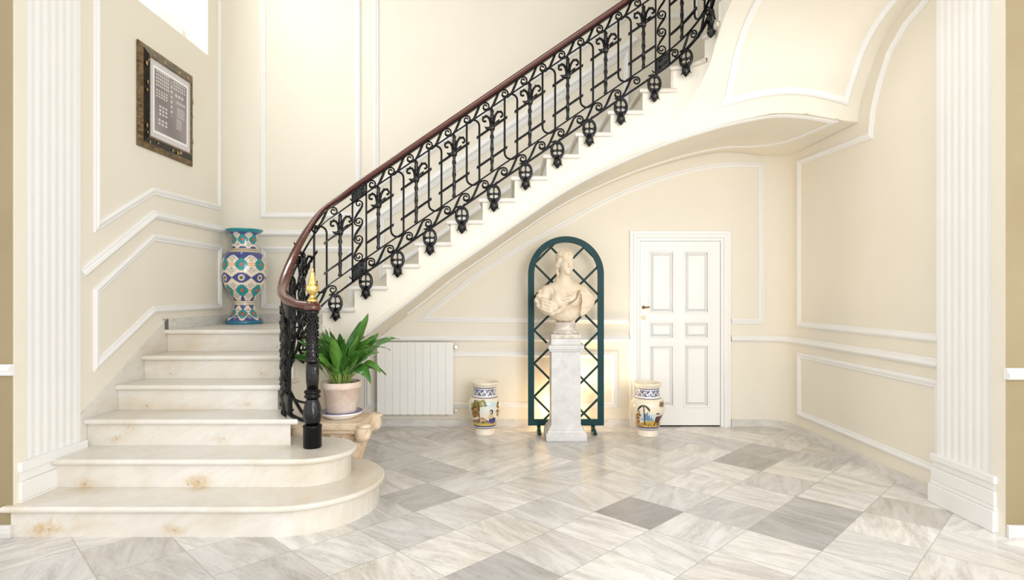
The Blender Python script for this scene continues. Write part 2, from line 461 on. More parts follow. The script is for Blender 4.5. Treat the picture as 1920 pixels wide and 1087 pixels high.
# back wall under the stairs: the big panel that follows the soffit and stops at the door
curve = [(791, 598), (886, 521), (974, 466), (1060, 418), (1110, 390), (1163, 364), (1215, 343), (1266, 327), (1305, 317), (1343, 310), (1385, 308), (1427, 309)]
moulding([B(1178, 602)] + [B(*p) for p in curve] + [B(1427, 602), B(1371, 602)], NB, 'white panel moulding on the wall under the stairs, curved like the soffit and cut by the door')
moulding([B(*p) for p in ((689, 664), (1152, 664), (1152, 759), (689, 759))], NB, 'white moulding of the low panel behind the radiator and the left jar', closed=True)
ZR = .893
moulding([Vector((-1.40, YB, ZR)), Vector((1.222, YB, ZR))], NB, 'white chair rail on the back wall between stairs and door', w=.062, d=.035)
def path_normals(path):
    out = []
    for i in range(len(path)):
        a = path[max(i - 1, 0)]; c = path[min(i + 1, len(path) - 1)]
        t = Vector((c[0] - a[0], c[1] - a[1], 0)).normalized()
        out.append(Vector((t.y, -t.x, 0)))
    return out
pr = [(2.262, YB)] + RCOR + [(XR, 3.80)]
moulding([Vector((x, y, ZR)) for x, y in pr], path_normals(pr), 'white chair rail running from the door round the right corner to the pilaster', w=.062, d=.035)
# right wall
vw = [(4.543, 2.571), (4.51, 2.76), (4.432, 2.94), (4.32, 3.12), (4.15, 3.243), (3.934, 3.315), (3.815, 3.345)]
pts = [Vector((XR, 5.66, 1.055)), Vector((XR, 5.66, 2.615))] + [Vector((XR, y, z)) for y, z in vw] + [Vector((XR, 3.815, 1.055))]
moulding(pts[::-1], NRT, 'white moulding of the tall right wall panel whose top rises along the vault', closed=True)
moulding([Vector((XR, 5.66, .755)), Vector((XR, 5.66, .195)), Vector((XR, 3.825, .195)), Vector((XR, 3.825, .755))], NRT, 'white moulding of the low panel on the right wall', closed=True)
# left wall
YK = 4.575
def Lp(u, v):
    return L(u, v)
topz = TOP - .3
p0 = L(181, 424); p2 = L(411, 389); pk = L(286, 358)
moulding([Vector((XL, p0.y, topz)), Vector((XL, p2.y, topz)), p2, pk, p0], NL, 'white moulding of the upper left wall panel around the framed picture and window', closed=True)
moulding([L(180, 546), L(180, 683), L(288, 580), L(412, 574), L(412, 465), L(287, 445)], NL, 'white moulding of the low angled panel on the left wall beside the steps', closed=True)
zl = B(470, 437).z
pl = [(XL, YK)] + LCOR + [(-1.60, YB)]
q0 = L(150, 513)
pts = [q0] + [Vector((x, y, zl)) for x, y in pl]
nl = [Vector((1, 0, 0))] + path_normals(pl); nl[1] = Vector((1, 0, 0))
def nosing(x): return RISE * (7 + (x + 1.504) / .2578)
pts.append(Vector((1.3, YB, zl + .6835 * 2.9))); nl.append(Vector((0, -1, 0)))
nl[-2] = Vector((0, -1, 0))
moulding(pts, nl, 'white chair rail climbing the left wall, turning behind the tall vase and rising with the stairs', w=.062, d=.035)
# back wall above the stairs
def Bs(x, off): return Vector((x, YB, nosing(x) + off))
xa, xb = B(493, 0).x, B(671, 0).x
moulding([Vector((xa, YB, topz)), Vector((xa, YB, B(0, 404).z)), Vector((xb, YB, B(0, 404).z)), Vector((xb, YB, topz))], NB, 'white moulding of the narrow tall panel above the tall vase', closed=True)
xc, xd = B(705, 0).x, 1.9
moulding([Vector((xc, YB, topz)), Bs(xc, 1.10), Bs(1.2, 1.10), Vector((xd, YB, nosing(1.2) + 1.1)), Vector((xd, YB, topz))], NB, 'white moulding of the wide panel on the wall above the handrail', closed=True)
moulding([Vector((xa, YB, 1.80)), Vector((xa, YB, 1.215)), Vector((-1.62, YB, 1.215)), Vector((-1.62, YB, 1.80))], NB, 'white moulding of the low panel on the landing between vase and railing', closed=True)
moulding([Bs(-1.30, .735), Bs(-1.30, .17), Bs(1.2, .17), Bs(1.2, .735)], NB, 'white moulding of the sloping panel behind the balusters', closed=True)

# baseboards
pb = [(-1.55, YB), (1.225, YB)]
b = MB()
def board(path, z0, h, th=.018):
    n = path_normals(path)
    o = [(p[0] + q.x * th, p[1] + q.y * th) for p, q in zip(path, n)]
    k = len(path)
    vs = [(p[0], p[1], z0 + h) for p in path] + [(p[0], p[1], z0 + h) for p in o] + [(p[0], p[1], z0) for p in o]
    fs = [(i, i + 1, k + i + 1, k + i) for i in range(k - 1)] + [(k + i, k + i + 1, 2 * k + i + 1, 2 * k + i) for i in range(k - 1)]
    b.add(vs, fs)
board(pb, 0, .07)
struct(b.build('baseboard_back', M['skirt']), 'grey marble skirting along the back wall under the stairs', 'baseboard')
b = MB(); board([(2.262, YB)] + RCOR + [(XR, 3.83)], 0, .07)
struct(b.build('baseboard_right', M['skirt']), 'grey marble skirting from the door round the right corner', 'baseboard')
b = MB(); board([(XL, 4.70)] + LCOR + [(-1.504, YB)], 6 * RISE, .085)
struct(b.build('baseboard_left', M['skirt']), 'grey marble skirting on the landing behind the tall vase', 'baseboard')

# ------------------------------------------------------------------ door
def door():
    d = empty('door_1', (at_y(1274, 0, YB).x, YB, 0))
    struct(d, 'white panelled door under the stairs with brass lever and keyhole', 'door')
    cx = d.location.x; U = lambda u: at_y(u, 0, YB).x - cx; Z = lambda v: at_y(0, v, YB).z
    b = MB()
    x0, x1, zt = U(1180), U(1369), Z(433)
    il, ir, it = U(1199), U(1348), Z(453)
    fw = il - x0
    q = [Vector((x0 + fw / 2, 0, 0)), Vector((x0 + fw / 2, 0, zt - fw / 2)), Vector((x1 - fw / 2, 0, zt - fw / 2)), Vector((x1 - fw / 2, 0, 0))]
    b.sweep(q, (0, -1, 0), fw, .045, prof=[(-.5, 0), (-.5, .5), (-.22, .5), (-.20, .8), (-.12, 1), (.12, 1), (.16, .8), (.2, .66), (.46, .66), (.5, .5), (.5, 0)])
    b.build('door_frame', M['trim'], d)
    b = MB(); b.box(il, ir, -.02, -.001, 0, .014); b.build('gap', M['darkhole'], d)
    b = MB()
    c1, c2, c3, c4 = U(1215), U(1263), U(1280), U(1328)
    rows = [(Z(588), Z(471)), (Z(635), Z(602)), (Z(762), Z(645))]
    zs = [.014, rows[2][0], rows[2][1], rows[1][0], rows[1][1], rows[0][0], rows[0][1], it]
    y0 = -.012; yf = -.034
    b.box(il, ir, -.012, -.002, .014, it)
    for (a, c) in ((il, c1), (c2, c3), (c4, ir)): b.box(a, c, yf, y0, .014, it)
    for k in (0, 2, 4, 6):
        for (a, c) in ((c1, c2), (c3, c4)): b.box(a, c, yf, y0, zs[k], zs[k + 1])
    for (za, zb) in rows:
        for (a, c) in ((c1, c2), (c3, c4)):
            q = [Vector((a + .006, yf, za + .006)), Vector((c - .006, yf, za + .006)), Vector((c - .006, yf, zb - .006)), Vector((a + .006, yf, zb - .006))]
            b.sweep(q, (0, -1, 0), .022, .008, True)
            i = .028; e = .05
            ra = [(a + i, y0, za + i), (c - i, y0, za + i), (c - i, y0, zb - i), (a + i, y0, zb - i)]
            e = min(.05, (zb - za) * .3)
            rb = [(a + e, yf + .004, za + e), (c - e, yf + .004, za + e), (c - e, yf + .004, zb - e), (a + e, yf + .004, zb - e)]
            b.layers([ra, rb])
    leaf = b.build('door_leaf', M['trim'], d)
    h = MB(); hx, hz = U(1205), Z(576)
    h.lathe([(.0, 0), (.017, 0), (.017, .006), (.01, .01), (.008, .03), (0, .031)], 16)
    h.tube([(0, 0, .028), (.02, 0, .03), (.052, 0.004, .03), (.06, .006, .028)], [.008, .0085, .007, .004], 8)
    ho = h.build('handle', M['agedbrass'], leaf, (hx, yf, hz)); ho.rotation_euler = (pi / 2, 0, 0); ho['label'] = 'dark brass lever handle'
    h = MB(); h.lathe([(0, 0), (.019, 0), (.019, .004), (.013, .007), (.006, .007), (0, .005)], 20)
    ko = h.build('keyhole', M['brass'], leaf, (hx, yf, Z(595))); ko.rotation_euler = (pi / 2, 0, 0)
door()
# ------------------------------------------------------------------ plan of the balustrade
def catmull(P, per=24):
    P = [Vector(p) for p in P]; out = []
    Q = [P[0] * 2 - P[1]] + P + [P[-1] * 2 - P[-2]]
    for i in range(1, len(Q) - 2):
        for k in range(per):
            t = k / per; a, b_, c, d = Q[i - 1], Q[i], Q[i + 1], Q[i + 2]
            out.append(.5 * ((2 * b_) + (c - a) * t + (2 * a - 5 * b_ + 4 * c - d) * t * t + (3 * b_ - a - 3 * c + d) * t ** 3))
    out.append(P[-1]); return out
YR = 4.69
def Tst(x): return 3.0697 + .6830 * x                     # top of the handrail on the straight part
ctrl = [(-1.275, 3.80, 1.288), (-1.40, 3.845, 1.305), (-1.515, 3.955, 1.345), (-1.587, 4.12, 1.42), (-1.615, 4.32, 1.575), (-1.578, 4.49, 1.80),
        (-1.485, 4.62, 2.015), (-1.34, 4.68, Tst(-1.34) - .01), (-1.18, 4.69, Tst(-1.18))]
head = catmull(ctrl)
tail = [Vector((x, YR, Tst(x))) for x in np.linspace(-1.17, 1.22, 60)]
T1 = Tst(1.22)
cnr = [Vector((1.22 + .29 * sin(q), 4.40 + .29 * cos(q), T1 + .34 * (q / (pi / 2)))) for q in np.linspace(.1, pi / 2, 12)]
end = [Vector((1.51, y, T1 + .34 + (4.40 - y) * .72)) for y in np.linspace(4.36, 3.62, 14)]
PATH = head + tail + cnr + end
AL = [0.0]
for p, q in zip(PATH, PATH[1:]): AL.append(AL[-1] + sqrt((q.x - p.x) ** 2 + (q.y - p.y) ** 2))
AL = np.array(AL); PA = np.array([p[:] for p in PATH])
def path(a):
    return Vector((np.interp(a, AL, PA[:, 0]), np.interp(a, AL, PA[:, 1]), np.interp(a, AL, PA[:, 2])))
def tang(a, e=.02):
    p, q = path(a - e), path(a + e); return Vector((q.x - p.x, q.y - p.y, 0)).normalized()
AX0 = AL[len(head) - 1] + 1.18                             # arc length where x = 0
def aX(x): return AX0 + x
AEND = AL[-1]
def P3(a, dz, off=0.0):                                    # a point dz above the rail top; off > 0 towards the wall side
    p = path(a); t = tang(a)
    return Vector((p.x - t.y * off, p.y + t.x * off, p.z + dz))

# ------------------------------------------------------------------ staircase
stair = empty('staircase', (0, 4.0, 0))
tag(stair, 'marble staircase starting at the left and sweeping up along the back wall', 'staircase')
def rel(o):     # keep world coordinates for a part of the staircase
    o.parent = stair; o.matrix_parent_inverse = Matrix.Translation((0, -4.0, 0)); return o

def YRS(n): return 3.243 + .2985 * (n - 1)
def stain(n, u, v, r, k):
    p = at_y(u, v, YRS(n)); return (p.x, p.y, p.z, r, k)
SPOTS = [stain(1, 92, 992, .10, 1), stain(1, 84, 998, .22, .45), stain(1, 327, 994, .055, .9), stain(2, 160, 907, .07, .8), stain(2, 372, 903, .085, .95), stain(2, 352, 908, .10, .5),
         stain(3, 240, 801, .10, .5), stain(3, 200, 803, .11, .4), stain(3, 218, 822, .06, .8), stain(3, 420, 822, .06, .5), stain(3, 300, 800, .10, .35), stain(4, 250, 757, .09, .4), stain(4, 275, 760, .05, .8),
         stain(4, 465, 758, .05, .5), stain(5, 318, 690, .09, .4), stain(5, 320, 700, .045, .6), stain(5, 490, 700, .045, .5), stain(6, 360, 650, .06, .45), stain(6, 520, 650, .045, .5), stain(1, 40, 950, .16, .45)]
M['stair'] = stair_material(SPOTS)

def inset(poly, d):
    n = len(poly); out = []
    for i in range(n):
        p0, p1, p2 = Vector(poly[i - 1]), Vector(poly[i]), Vector(poly[(i + 1) % n])
        t1 = (p1 - p0).normalized(); t2 = (p2 - p1).normalized()
        n1 = Vector((-t1.y, t1.x)); n2 = Vector((-t2.y, t2.x))
        k = max(1 + n1.dot(n2), .35)
        out.append(p1 + (n1 + n2) / k * d)
    return out
def slab(poly, z0, z1, m=.009):       # tread with a rounded nosing
    b = MB(); h = z1 - z0
    rings = []
    for d, z in ((m, z0), (m * .35, z0 + h * .13), (0, z0 + h * .35), (0, z0 + h * .6), (m * .3, z0 + h * .86), (m, z1)):
        rings.append([(p.x, p.y, z) for p in inset(poly, d)])
    b.layers(rings)
    return b
def clean(poly):
    out = []
    for p in poly:
        if not out or (Vector(p) - Vector(out[-1])).length > .004: out.append((p[0], p[1]))
    return out
SIDE = [(P3(a, 0, .037).x, P3(a, 0, .037).y) for a in np.linspace(0.14, aX(-1.0), 60)]     # inner side of the steps (plan)
def side_between(y0, y1, off=0.0):
    out = []
    for a in np.linspace(.10, aX(-1.504) - .0, 60):
        p = P3(a, 0, .037 - off)
        if y0 < p.y < y1 and p.x < -1.40: out.append((p.x, p.y))
    return out
NOSE = .035; TH = .034
def rounded(xl, y0, cx, cy, rx, ry, yback, n=22):
    pts = [(xl, y0)]
    pts += [(cx + rx * sin(q), cy - ry * cos(q)) for q in np.linspace(0, pi * .93, n)]
    pts += [(pts[-1][0] - .25, yback), (xl, yback)]
    return pts
def step(n, tread, riser):
    z = n * RISE
    s = rel(empty('step', (0, 0, 0)))
    s.matrix_parent_inverse = Matrix.Translation((0, -4.0, 0))
    MB().prism(riser, z - RISE + (.0005 if n > 1 else 0), z - TH).build('riser', M['stair'], s)
    slab(tread, z - TH, z).build('tread', M['stair'], s)
    return s
# the two lowest steps end in a half round; the newel stands on the second
t1 = rounded(XL - .01, YRS(1) - NOSE, -1.33, 3.735, .525, 3.735 - YRS(1) + NOSE, 4.19)
r1 = rounded(XL + .025, YRS(1), -1.33, 3.735, .49, 3.735 - YRS(1), 4.16)
step(1, t1, r1)
t2 = rounded(-2.775, YRS(2) - NOSE, -1.30, 3.795, .305, 3.795 - YRS(2) + NOSE, 4.10)
r2 = rounded(-2.77, YRS(2), -1.30, 3.795, .27, 3.795 - YRS(2), 4.07)
step(2, t2, r2)
for n in (3, 4, 5):
    ya, yb = YRS(n), YRS(n + 1) + .03
    xr = {3: -1.432}.get(n, None)
    rs = side_between(ya, yb); ts = side_between(ya - NOSE, yb, .03)
    x_in = xr if xr else rs[0][0]
    tr = clean([(XL + .02, ya - NOSE), (x_in + .06 if n == 3 else ts[0][0], ya - NOSE)] + ([(x_in + .062, ya + .03)] if n == 3 else []) + [p for p in ts if p[1] > ya + (.06 if n == 3 else -.02)] + [(ts[-1][0], yb), (XL + .02, yb)])
    rr = clean([(XL + .02, ya), (x_in, ya)] + rs[1:] + [(rs[-1][0], yb), (XL + .02, yb)])
    step(n, tr, rr)
# step six is the corner landing
ya = YRS(6)
ts = [p for p in side_between(ya - NOSE - .3, 5, .03) if p[1] > ya - NOSE]
ss = [p for p in SIDE if p[1] > 4.55 and p[0] < -1.50]
tr = clean([(XL + .01, ya - NOSE), (-1.57, ya - NOSE), (-1.49, ya - .08), (-1.47, ya + .02), (-1.47, YB - .01), (XL + .01, YB - .01)])
rr = clean([(XL + .02, ya), (-1.55, ya), (-1.504, ya + .02), (-1.504, YB - .01), (XL + .02, YB - .01)])
step(6, tr, rr)
def RX(n): return -1.504 + .2578 * (n - 7)
for n in range(7, 18):
    x0, x1 = RX(n), RX(n + 1)
    y0 = YS if n > 7 else YS
    xf = x1 + .012 if n < 17 else 1.66
    step(n, [(x0 - .03, y0 - .03), (x1 + .012, y0 - .03), (xf, YB - .01), (x0 - .03, YB - .01)],
         [(x0, y0 + .004), (x1 + .01, y0 + .004), (x1 + .01, YB - .01), (x0, YB - .01)])
def Sarc(q, r=.30): return (1.25 + r * sin(q), 4.427 + r * cos(q))
q18, q19 = .235, 1.20
a18 = [Sarc(q) for q in np.linspace(q18, q19, 6)]; b18 = [Sarc(q, .27) for q in np.linspace(q18 - .1, q19, 6)]
def plate(p, q, th=.02):
    d = Vector((q[0] - p[0], q[1] - p[1])).normalized(); n = Vector((-d.y, d.x)) * th
    return [(p[0], p[1]), (q[0], q[1]), (q[0] + n.x, q[1] + n.y), (p[0] + n.x, p[1] + n.y)]
near = [Sarc(q18), Sarc(q19), (1.55, 4.30), (1.55, 4.06), (1.55, 3.82), (1.55, 3.58)]
far = [(1.62, YB - .012), (2.52, YB - .30), (2.78, 4.95), (2.78, 4.32), (2.78, 3.84), (2.78, 3.58)]
edge = [[Sarc(q, .27) for q in np.linspace(q18 - .1, q19 + .03, 7)], [Sarc(q, .27) for q in (q19 - .1, 1.35, 1.48)] + [(1.52, 4.30)], [(1.52, 4.33), (1.52, 4.06)], [(1.52, 4.09), (1.52, 3.82)], [(1.52, 3.85), (1.52, 3.58)]]
for k in range(5):
    mid = [(2.78, YB - .30)] if k == 1 else []
    step(18 + k, clean([far[k]] + edge[k] + [far[k + 1]] + mid), plate(near[k], far[k]))

# lower edge of the string and the vaulted soffit
EX = [-1.75, -1.45, -1.106, -.804, -.55, -.22, .082, .451, .782, 1.225, 1.667, 1.95, 2.17, 2.40, 2.647, 2.82]
EZ = [.58, .80, 1.075, 1.303, 1.505, 1.732, 1.942, 2.187, 2.363, 2.552, 2.695, 2.762, 2.795, 2.785, 2.745, 2.72]
def smooth_interp(x, X, Y):
    i = int(np.clip(np.searchsorted(X, x) - 1, 0, len(X) - 2))
    def slope(k):
        if k == 0: return (Y[1] - Y[0]) / (X[1] - X[0])
        if k == len(X) - 1: return (Y[-1] - Y[-2]) / (X[-1] - X[-2])
        return (Y[k + 1] - Y[k - 1]) / (X[k + 1] - X[k - 1])
    h = X[i + 1] - X[i]; t = (x - X[i]) / h
    return (2 * t ** 3 - 3 * t * t + 1) * Y[i] + (t ** 3 - 2 * t * t + t) * h * slope(i) + (-2 * t ** 3 + 3 * t * t) * Y[i + 1] + (t ** 3 - t * t) * h * slope(i + 1)
def E(x): return smooth_interp(x, EX, EZ)
VZ = [2.70, 2.80, 2.90, 3.03, 3.21, 3.345, 3.42, 3.50, 3.60]
VY = [4.727, 4.70, 4.655, 4.57, 4.43, 4.22, 3.96, 3.60, 3.20]
def Vy(z): return smooth_interp(z, VZ, VY) if z > 2.70 else 4.727
def Vz(y): return float(np.interp(-y, [-q for q in VY], VZ))

b = MB()                                                   # string: the pale face under the ends of the treads
xs = sorted(set(list(np.round(np.linspace(-1.504, 1.25, 90), 4)) + [round(RX(n), 4) for n in range(8, 18)]))
def top_of(x): return (7 + int((x + 1.504) / .2578 + 1e-6)) * RISE - TH
for x0, x1 in zip(xs, xs[1:]):
    zt = top_of((x0 + x1) / 2)
    b.add([(x0, YS, E(x0)), (x1, YS, E(x1)), (x1, YS, zt), (x0, YS, zt)], [(0, 1, 2, 3)])
# inner side of the lower steps, down to the floor
sp = [p for p in SIDE if p[1] > 3.86 and p[0] < -1.25] ; sp = [p for p in sp if not (p[1] > 4.70 and p[0] > -1.504)] + [(-1.504, YS + .004), (-1.30, YS + .004)]
for p, q in zip(sp, sp[1:]):
    my = (p[1] + q[1]) / 2
    n = 6 if my > YRS(6) - .12 else 5 if my > YRS(5) else 4 if my > YRS(4) else 3
    zt = n * RISE - TH if q[0] < -1.5 else E(-1.45) + .02
    b.add([(p[0], p[1], 0), (q[0], q[1], 0), (q[0], q[1], zt), (p[0], p[1], zt)], [(0, 1, 2, 3)])
# the string turns into the upper flight
qs = sorted(list(np.linspace(0, pi / 2, 18)) + [q18, q19]); pts = [Sarc(q) for q in qs] + [(1.55, y) for y in np.linspace(4.40, 3.58, 20)]
def step_at(p):
    if p[0] < Sarc(q18)[0]: return 17
    if p[1] > Sarc(q19)[1]: return 18
    return 19 if p[1] > 4.30 else 20 if p[1] > 4.06 else 21 if p[1] > 3.82 else 22
for p, q in zip(pts, pts[1:]):
    n = step_at(((p[0] + q[0]) / 2, (p[1] + q[1]) / 2)); zt = n * RISE - TH
    zp, zq = (E(1.25) + (2.72 - E(1.25)) * (v[0] - 1.25) / .055 if v[0] < 1.305 else Vz(v[1]) for v in (p, q))
    b.add([(p[0], p[1], min(zp, zt)), (q[0], q[1], min(zq, zt)), (q[0], q[1], zt), (p[0], p[1], zt)], [(0, 1, 2, 3)])
rel(b.build('string', M['wall']))
# vault under the upper flight: starts as the face of the string and curves forward overhead
b = MB(); rows = [None] + list(np.linspace(2.72, 3.6, 46)); nx = 34; g = []
for r, z in enumerate(rows):
    row = []
    for k in range(nx + 1):
        t = k / nx
        if z is None:
            x = 1.25 + (XR - 1.25) * t; row.append((x, YS, min(E(x), 2.80)))
        else:
            y = Vy(z)
            c = max(-1, min(1, (y - 4.427) / .30))
            x0 = 1.25 + .30 * sqrt(max(0, 1 - c * c)) if y > 4.427 else 1.55
            x = x0 + (XR - x0) * t
            zz = max(z, min(E(x), 2.8)) if z < 2.82 else z
            row.append((x, Vy(zz), zz))
    g.append(row)
b.layers(g, True, caps=False, closed=False)
rel(b.build('vault', M['wall']))
# soffit of the lower flight
b = MB(); xs = np.linspace(-1.62, XR - .003, 80); g = []
for x in xs:
    g.append([(x, YS + (YB - .003 - YS) * t, min(E(x), 2.80)) for t in np.linspace(0, 1, 9)])
b.layers(g, True, caps=False, closed=False)
rel(b.build('soffit', M['wall']))
def soff(x, y): return Vector((x, y, min(E(x), 2.80)))
front = [soff(x, YS + .045) for x in np.linspace(-1.35, 2.64, 70)]
back = [soff(x, YB - .22) for x in np.linspace(2.20, -1.0, 60)]
cornr = [soff(*p) for p in ((2.63, 4.95), (2.60, 5.25), (2.56, 5.45), (2.48, 5.63), (2.36, 5.73))]
def nsoff(p):
    d = (E(p.x + .02) - E(p.x - .02)) / .04
    return Vector((d, 0, -1)).normalized()
loop = front + cornr + back
b = MB(); b.sweep(loop, [nsoff(p) for p in loop], .05, .016)
rel(b.build('soffit_moulding', M['trim']))
b = MB(); ed = [Vector((x, YS, min(E(x), 2.80) + .014)) for x in np.linspace(-1.45, 1.25, 60)]
b.sweep(ed, (0, -1, 0), .026, .014)
ed2 = [Vector((x, YB - .004, min(E(x), 2.80) - .016)) for x in np.linspace(-1.1, 1.9, 60)]
rel(b.build('edge_moulding', M['plaster']))
# panel moulding on the vault
def von(x, z): return Vector((x, Vy(z), z))
def nv(p):
    d = (Vy(p.z + .01) - Vy(p.z - .01)) / .02
    return Vector((0, -1, d)).normalized()
zb = lambda x: 2.868 + .078 * sin(pi * (x - 1.72) / 1.0)
bt = [von(x, zb(x)) for x in np.linspace(1.715, 2.675, 20)]
up = [von(2.675, z) for z in np.linspace(2.885, 3.56, 28)[1:]]
dn = [von(1.735, z) for z in np.linspace(3.56, 2.885, 28)[:-1]]
lp = dn + bt + up
b = MB(); b.sweep(lp, [nv(p) for p in lp], .052, .018)
rel(b.build('vault_moulding', M['trim']))
# marble skirting that climbs the left wall beside the steps
pts2 = [(3.81, 2 * RISE)]
nose = [(YRS(n) - NOSE, n * RISE) for n in range(3, 7)]
up = [(3.81, 3 * RISE + .035 - .03)] + [(y + .015, z + .045) for y, z in nose]
poly = [(3.78, 2 * RISE), (YRS(6), 2 * RISE), (YRS(6), 6 * RISE - TH)]
x = XL + .018
b = MB(); v0 = [(3.775, .345), (YRS(6) + .02, .345), (YRS(6) + .02, 6 * RISE + .085), (YRS(6) - .01, 6 * RISE + .085), (3.775, 3 * RISE + .03)]
b.add([(XL - .002, y, z) for y, z in v0] + [(x, y, z) for y, z in v0], [(0, 1, 2, 3, 4), (5, 6, 7, 8, 9), (0, 1, 6, 5), (1, 2, 7, 6), (2, 3, 8, 7), (3, 4, 9, 8), (4, 0, 5, 9)])
rel(b.build('wall_skirting', M['stair']))

# ------------------------------------------------------------------ wrought iron balustrade
bal = empty('balustrade', (-1.275, 3.80, 2 * RISE))
tag(bal, 'black wrought-iron balustrade with mahogany handrail, cast newel and brass finial on the marble stairs', 'balustrade')
INV = Matrix.Translation(-bal.location)
def part(o, par=None):
    o.parent = par or bal
    if par is None: o.matrix_parent_inverse = INV
    return o
D_FR, D_M1, D_M2, D_LT, D_BT = -.137, -.300, -.540, -.657, -.772
def along(a0, a1, step=.03): return list(np.linspace(a0, a1, max(2, int(abs(a1 - a0) / step) + 1)))
def bar(name, a0, a1, dz, w, h, m='iron', parent=None):
    b = MB(); rings = []
    for a in along(a0, a1):
        t = tang(a); nn = Vector((-t.y, t.x, 0)); c = P3(a, dz)
        rings.append([c + nn * sx * w / 2 + Vector((0, 0, sz * h / 2)) for sx, sz in ((-1, -1), (1, -1), (1, 1), (-1, 1))])
    b.layers(rings); return part(b.build(name, M[m]), parent)
# handrail
b = MB(); rings = []
prof = [(-.021, -.046), (.021, -.046), (.026, -.030), (.034, -.022), (.035, -.012), (.026, -.002), (.010, .003), (-.010, .003), (-.026, -.002), (-.035, -.012), (-.034, -.022), (-.026, -.030)]
for a in along(0.0, AEND, .02):
    t = tang(a); nn = Vector((-t.y, t.x, 0)); c = P3(a, 0)
    k = 1.08 if a < .9 else 1.0
    rings.append([c + nn * px * k + Vector((0, 0, pz)) for px, pz in prof])
b.layers(rings, True)
rail = part(b.build('handrail', M['mahogany'])); rail['label'] = 'polished mahogany handrail'
bar('rail_bar', .03, AEND, -.056, .03, .012)
bar('frieze_bar', .05, AEND, D_FR, .016, .012)
bar('frieze_bar', .05, AEND, D_LT, .016, .012)
bar('bottom_bar', .05, AEND, D_BT, .022, .018)

PIT = .1514; A0 = aX((674 - CX) / 234.5)
def at_k(k): return A0 + k * PIT
def place(o, a, dz, first=False):
    c = o if first else o.copy()
    if not first: COL.objects.link(c)
    p = path(a); t = tang(a)
    c.parent = bal; c.matrix_parent_inverse = INV
    c.location = (p.x, p.y, p.z + dz); c.rotation_euler = (0, 0, atan2(t.y, t.x))
    return c
def place_tree(o, a, dz, first=False):
    c = place(o, a, dz, first)
    if not first:
        for ch in o.children:
            k = ch.copy(); COL.objects.link(k); k.parent = c
    return c
# oval loop
H = D_LT - D_FR; hw = .0505
def loop_pts(h):
    h = abs(h); pts = []
    for q in np.linspace(-pi, 0, 11): pts.append((hw * cos(q), 0, hw + hw * sin(q)))
    for q in np.linspace(0, pi, 11): pts.append((hw * cos(q), 0, h - hw + hw * sin(q)))
    return pts
LOOP = MB().tube(loop_pts(H), .0085, 7, closed=True).build('oval_loop', M['iron'])
# twisted baluster with a leaf knot and two scrolls
def spiral(cx, cz, r0, r1, a0, a1, n=14):
    return [(cx + (r0 + (r1 - r0) * t) * cos(a0 + (a1 - a0) * t), 0, cz + (r0 + (r1 - r0) * t) * sin(a0 + (a1 - a0) * t)) for t in np.linspace(0, 1, n)]
def baluster():
    b = MB(); hh = .425; rings = []
    for k in range(49):
        z = hh * k / 48; tw = z * 34
        rr = .0140 + .0012 * sin(z * 120)
        rings.append([(rr * cos(2 * pi * i / 6 + tw) * (1.15 if i % 3 == 0 else .9), rr * sin(2 * pi * i / 6 + tw) * (1.15 if i % 3 == 0 else .9), z) for i in range(6)])
    b.layers(rings, True)
    b.lathe([(.0, hh - .02), (.013, hh - .01), (.017, hh + .02), (.013, hh + .045), (.017, hh + .06), (.008, hh + .075), (0, hh + .085)], 10)
    o = b.build('baluster', M['casting'])
    k = MB(); zk = .357
    k.lathe([(.012, -.035), (.022, -.02), (.026, 0), (.020, .02), (.013, .04)], 12, (0, 0, zk), mod=lambda a, z: 1 + .2 * sin(a * 5))
    for s in (-1, 1):
        k.tube([(0, 0, zk - .01), (s * .02, -.006, zk + .012 * s), (s * .045, -.008, zk + .014 + .026 * s), (s * .06, -.004, zk + .03 + .03 * s)], [.010, .014, .011, .003], 6)
    k.build('leaf_knot', M['casting'], o)
    k = MB()
    for s, q in ((-1, [(.010, .015), (.016, .050), (.030, .077), (.050, .084), (.068, .073), (.073, .055), (.066, .043), (.054, .045)]),
                 (1, [(.010, .015), (.016, .055), (.026, .090), (.044, .116), (.066, .121), (.082, .108), (.083, .090), (.072, .082)])):
        k.tube(catmull([(s * x, 0, zk + z) for x, z in q], 4), list(np.linspace(.0115, .0075, 29)), 6)
        e = q[-1]; k.lathe([(0, -.011), (.010, -.005), (.011, .003), (0, .011)], 8, (s * e[0], 0, zk + e[1]))
        p = q[4]; k.tube([(s * q[3][0], 0, zk + q[3][1]), (s * q[3][0] * .96, 0, zk + q[3][1] + .018)], [.009, .002], 5)
        k.tube([(s * p[0], 0, zk + p[1]), (s * (p[0] + .012), 0, zk + p[1] + .012)], [.009, .002], 5)
    k.build('scroll_pair', M['iron'], o)
    return o
BALU = baluster()
# crook: the running scroll of the two friezes (curl centre is the origin)
def crook():
    u = 1 / 234.5
    pts = [(-41, -26.5), (-38.8, -30), (-34.5, -31.6), (-29.5, -30.6), (-25, -26.6), (-20.5, -20), (-17, -12), (-13.6, -4), (-10.5, 2.5), (-5.6, 6.3), (0, 7.2)]
    pts = [(x * u, 0, z * u) for x, z in pts]
    q = [(r * u * cos(a), 0, r * u * sin(a)) for a, r in zip(np.linspace(pi / 2 - .5, pi / 2 - 7.6, 20), np.linspace(7.1, 2.2, 20))]
    rad = [.004, .006, .0068, .0075, .0085, .0100, .0112, .0100, .0085, .0078, .0072] + list(np.linspace(.0072, .0062, 18)) + [.008, .0085]
    b = MB().tube(pts + q, rad, 6)
    return b.build('scroll', M['iron'])
CROOK = crook()
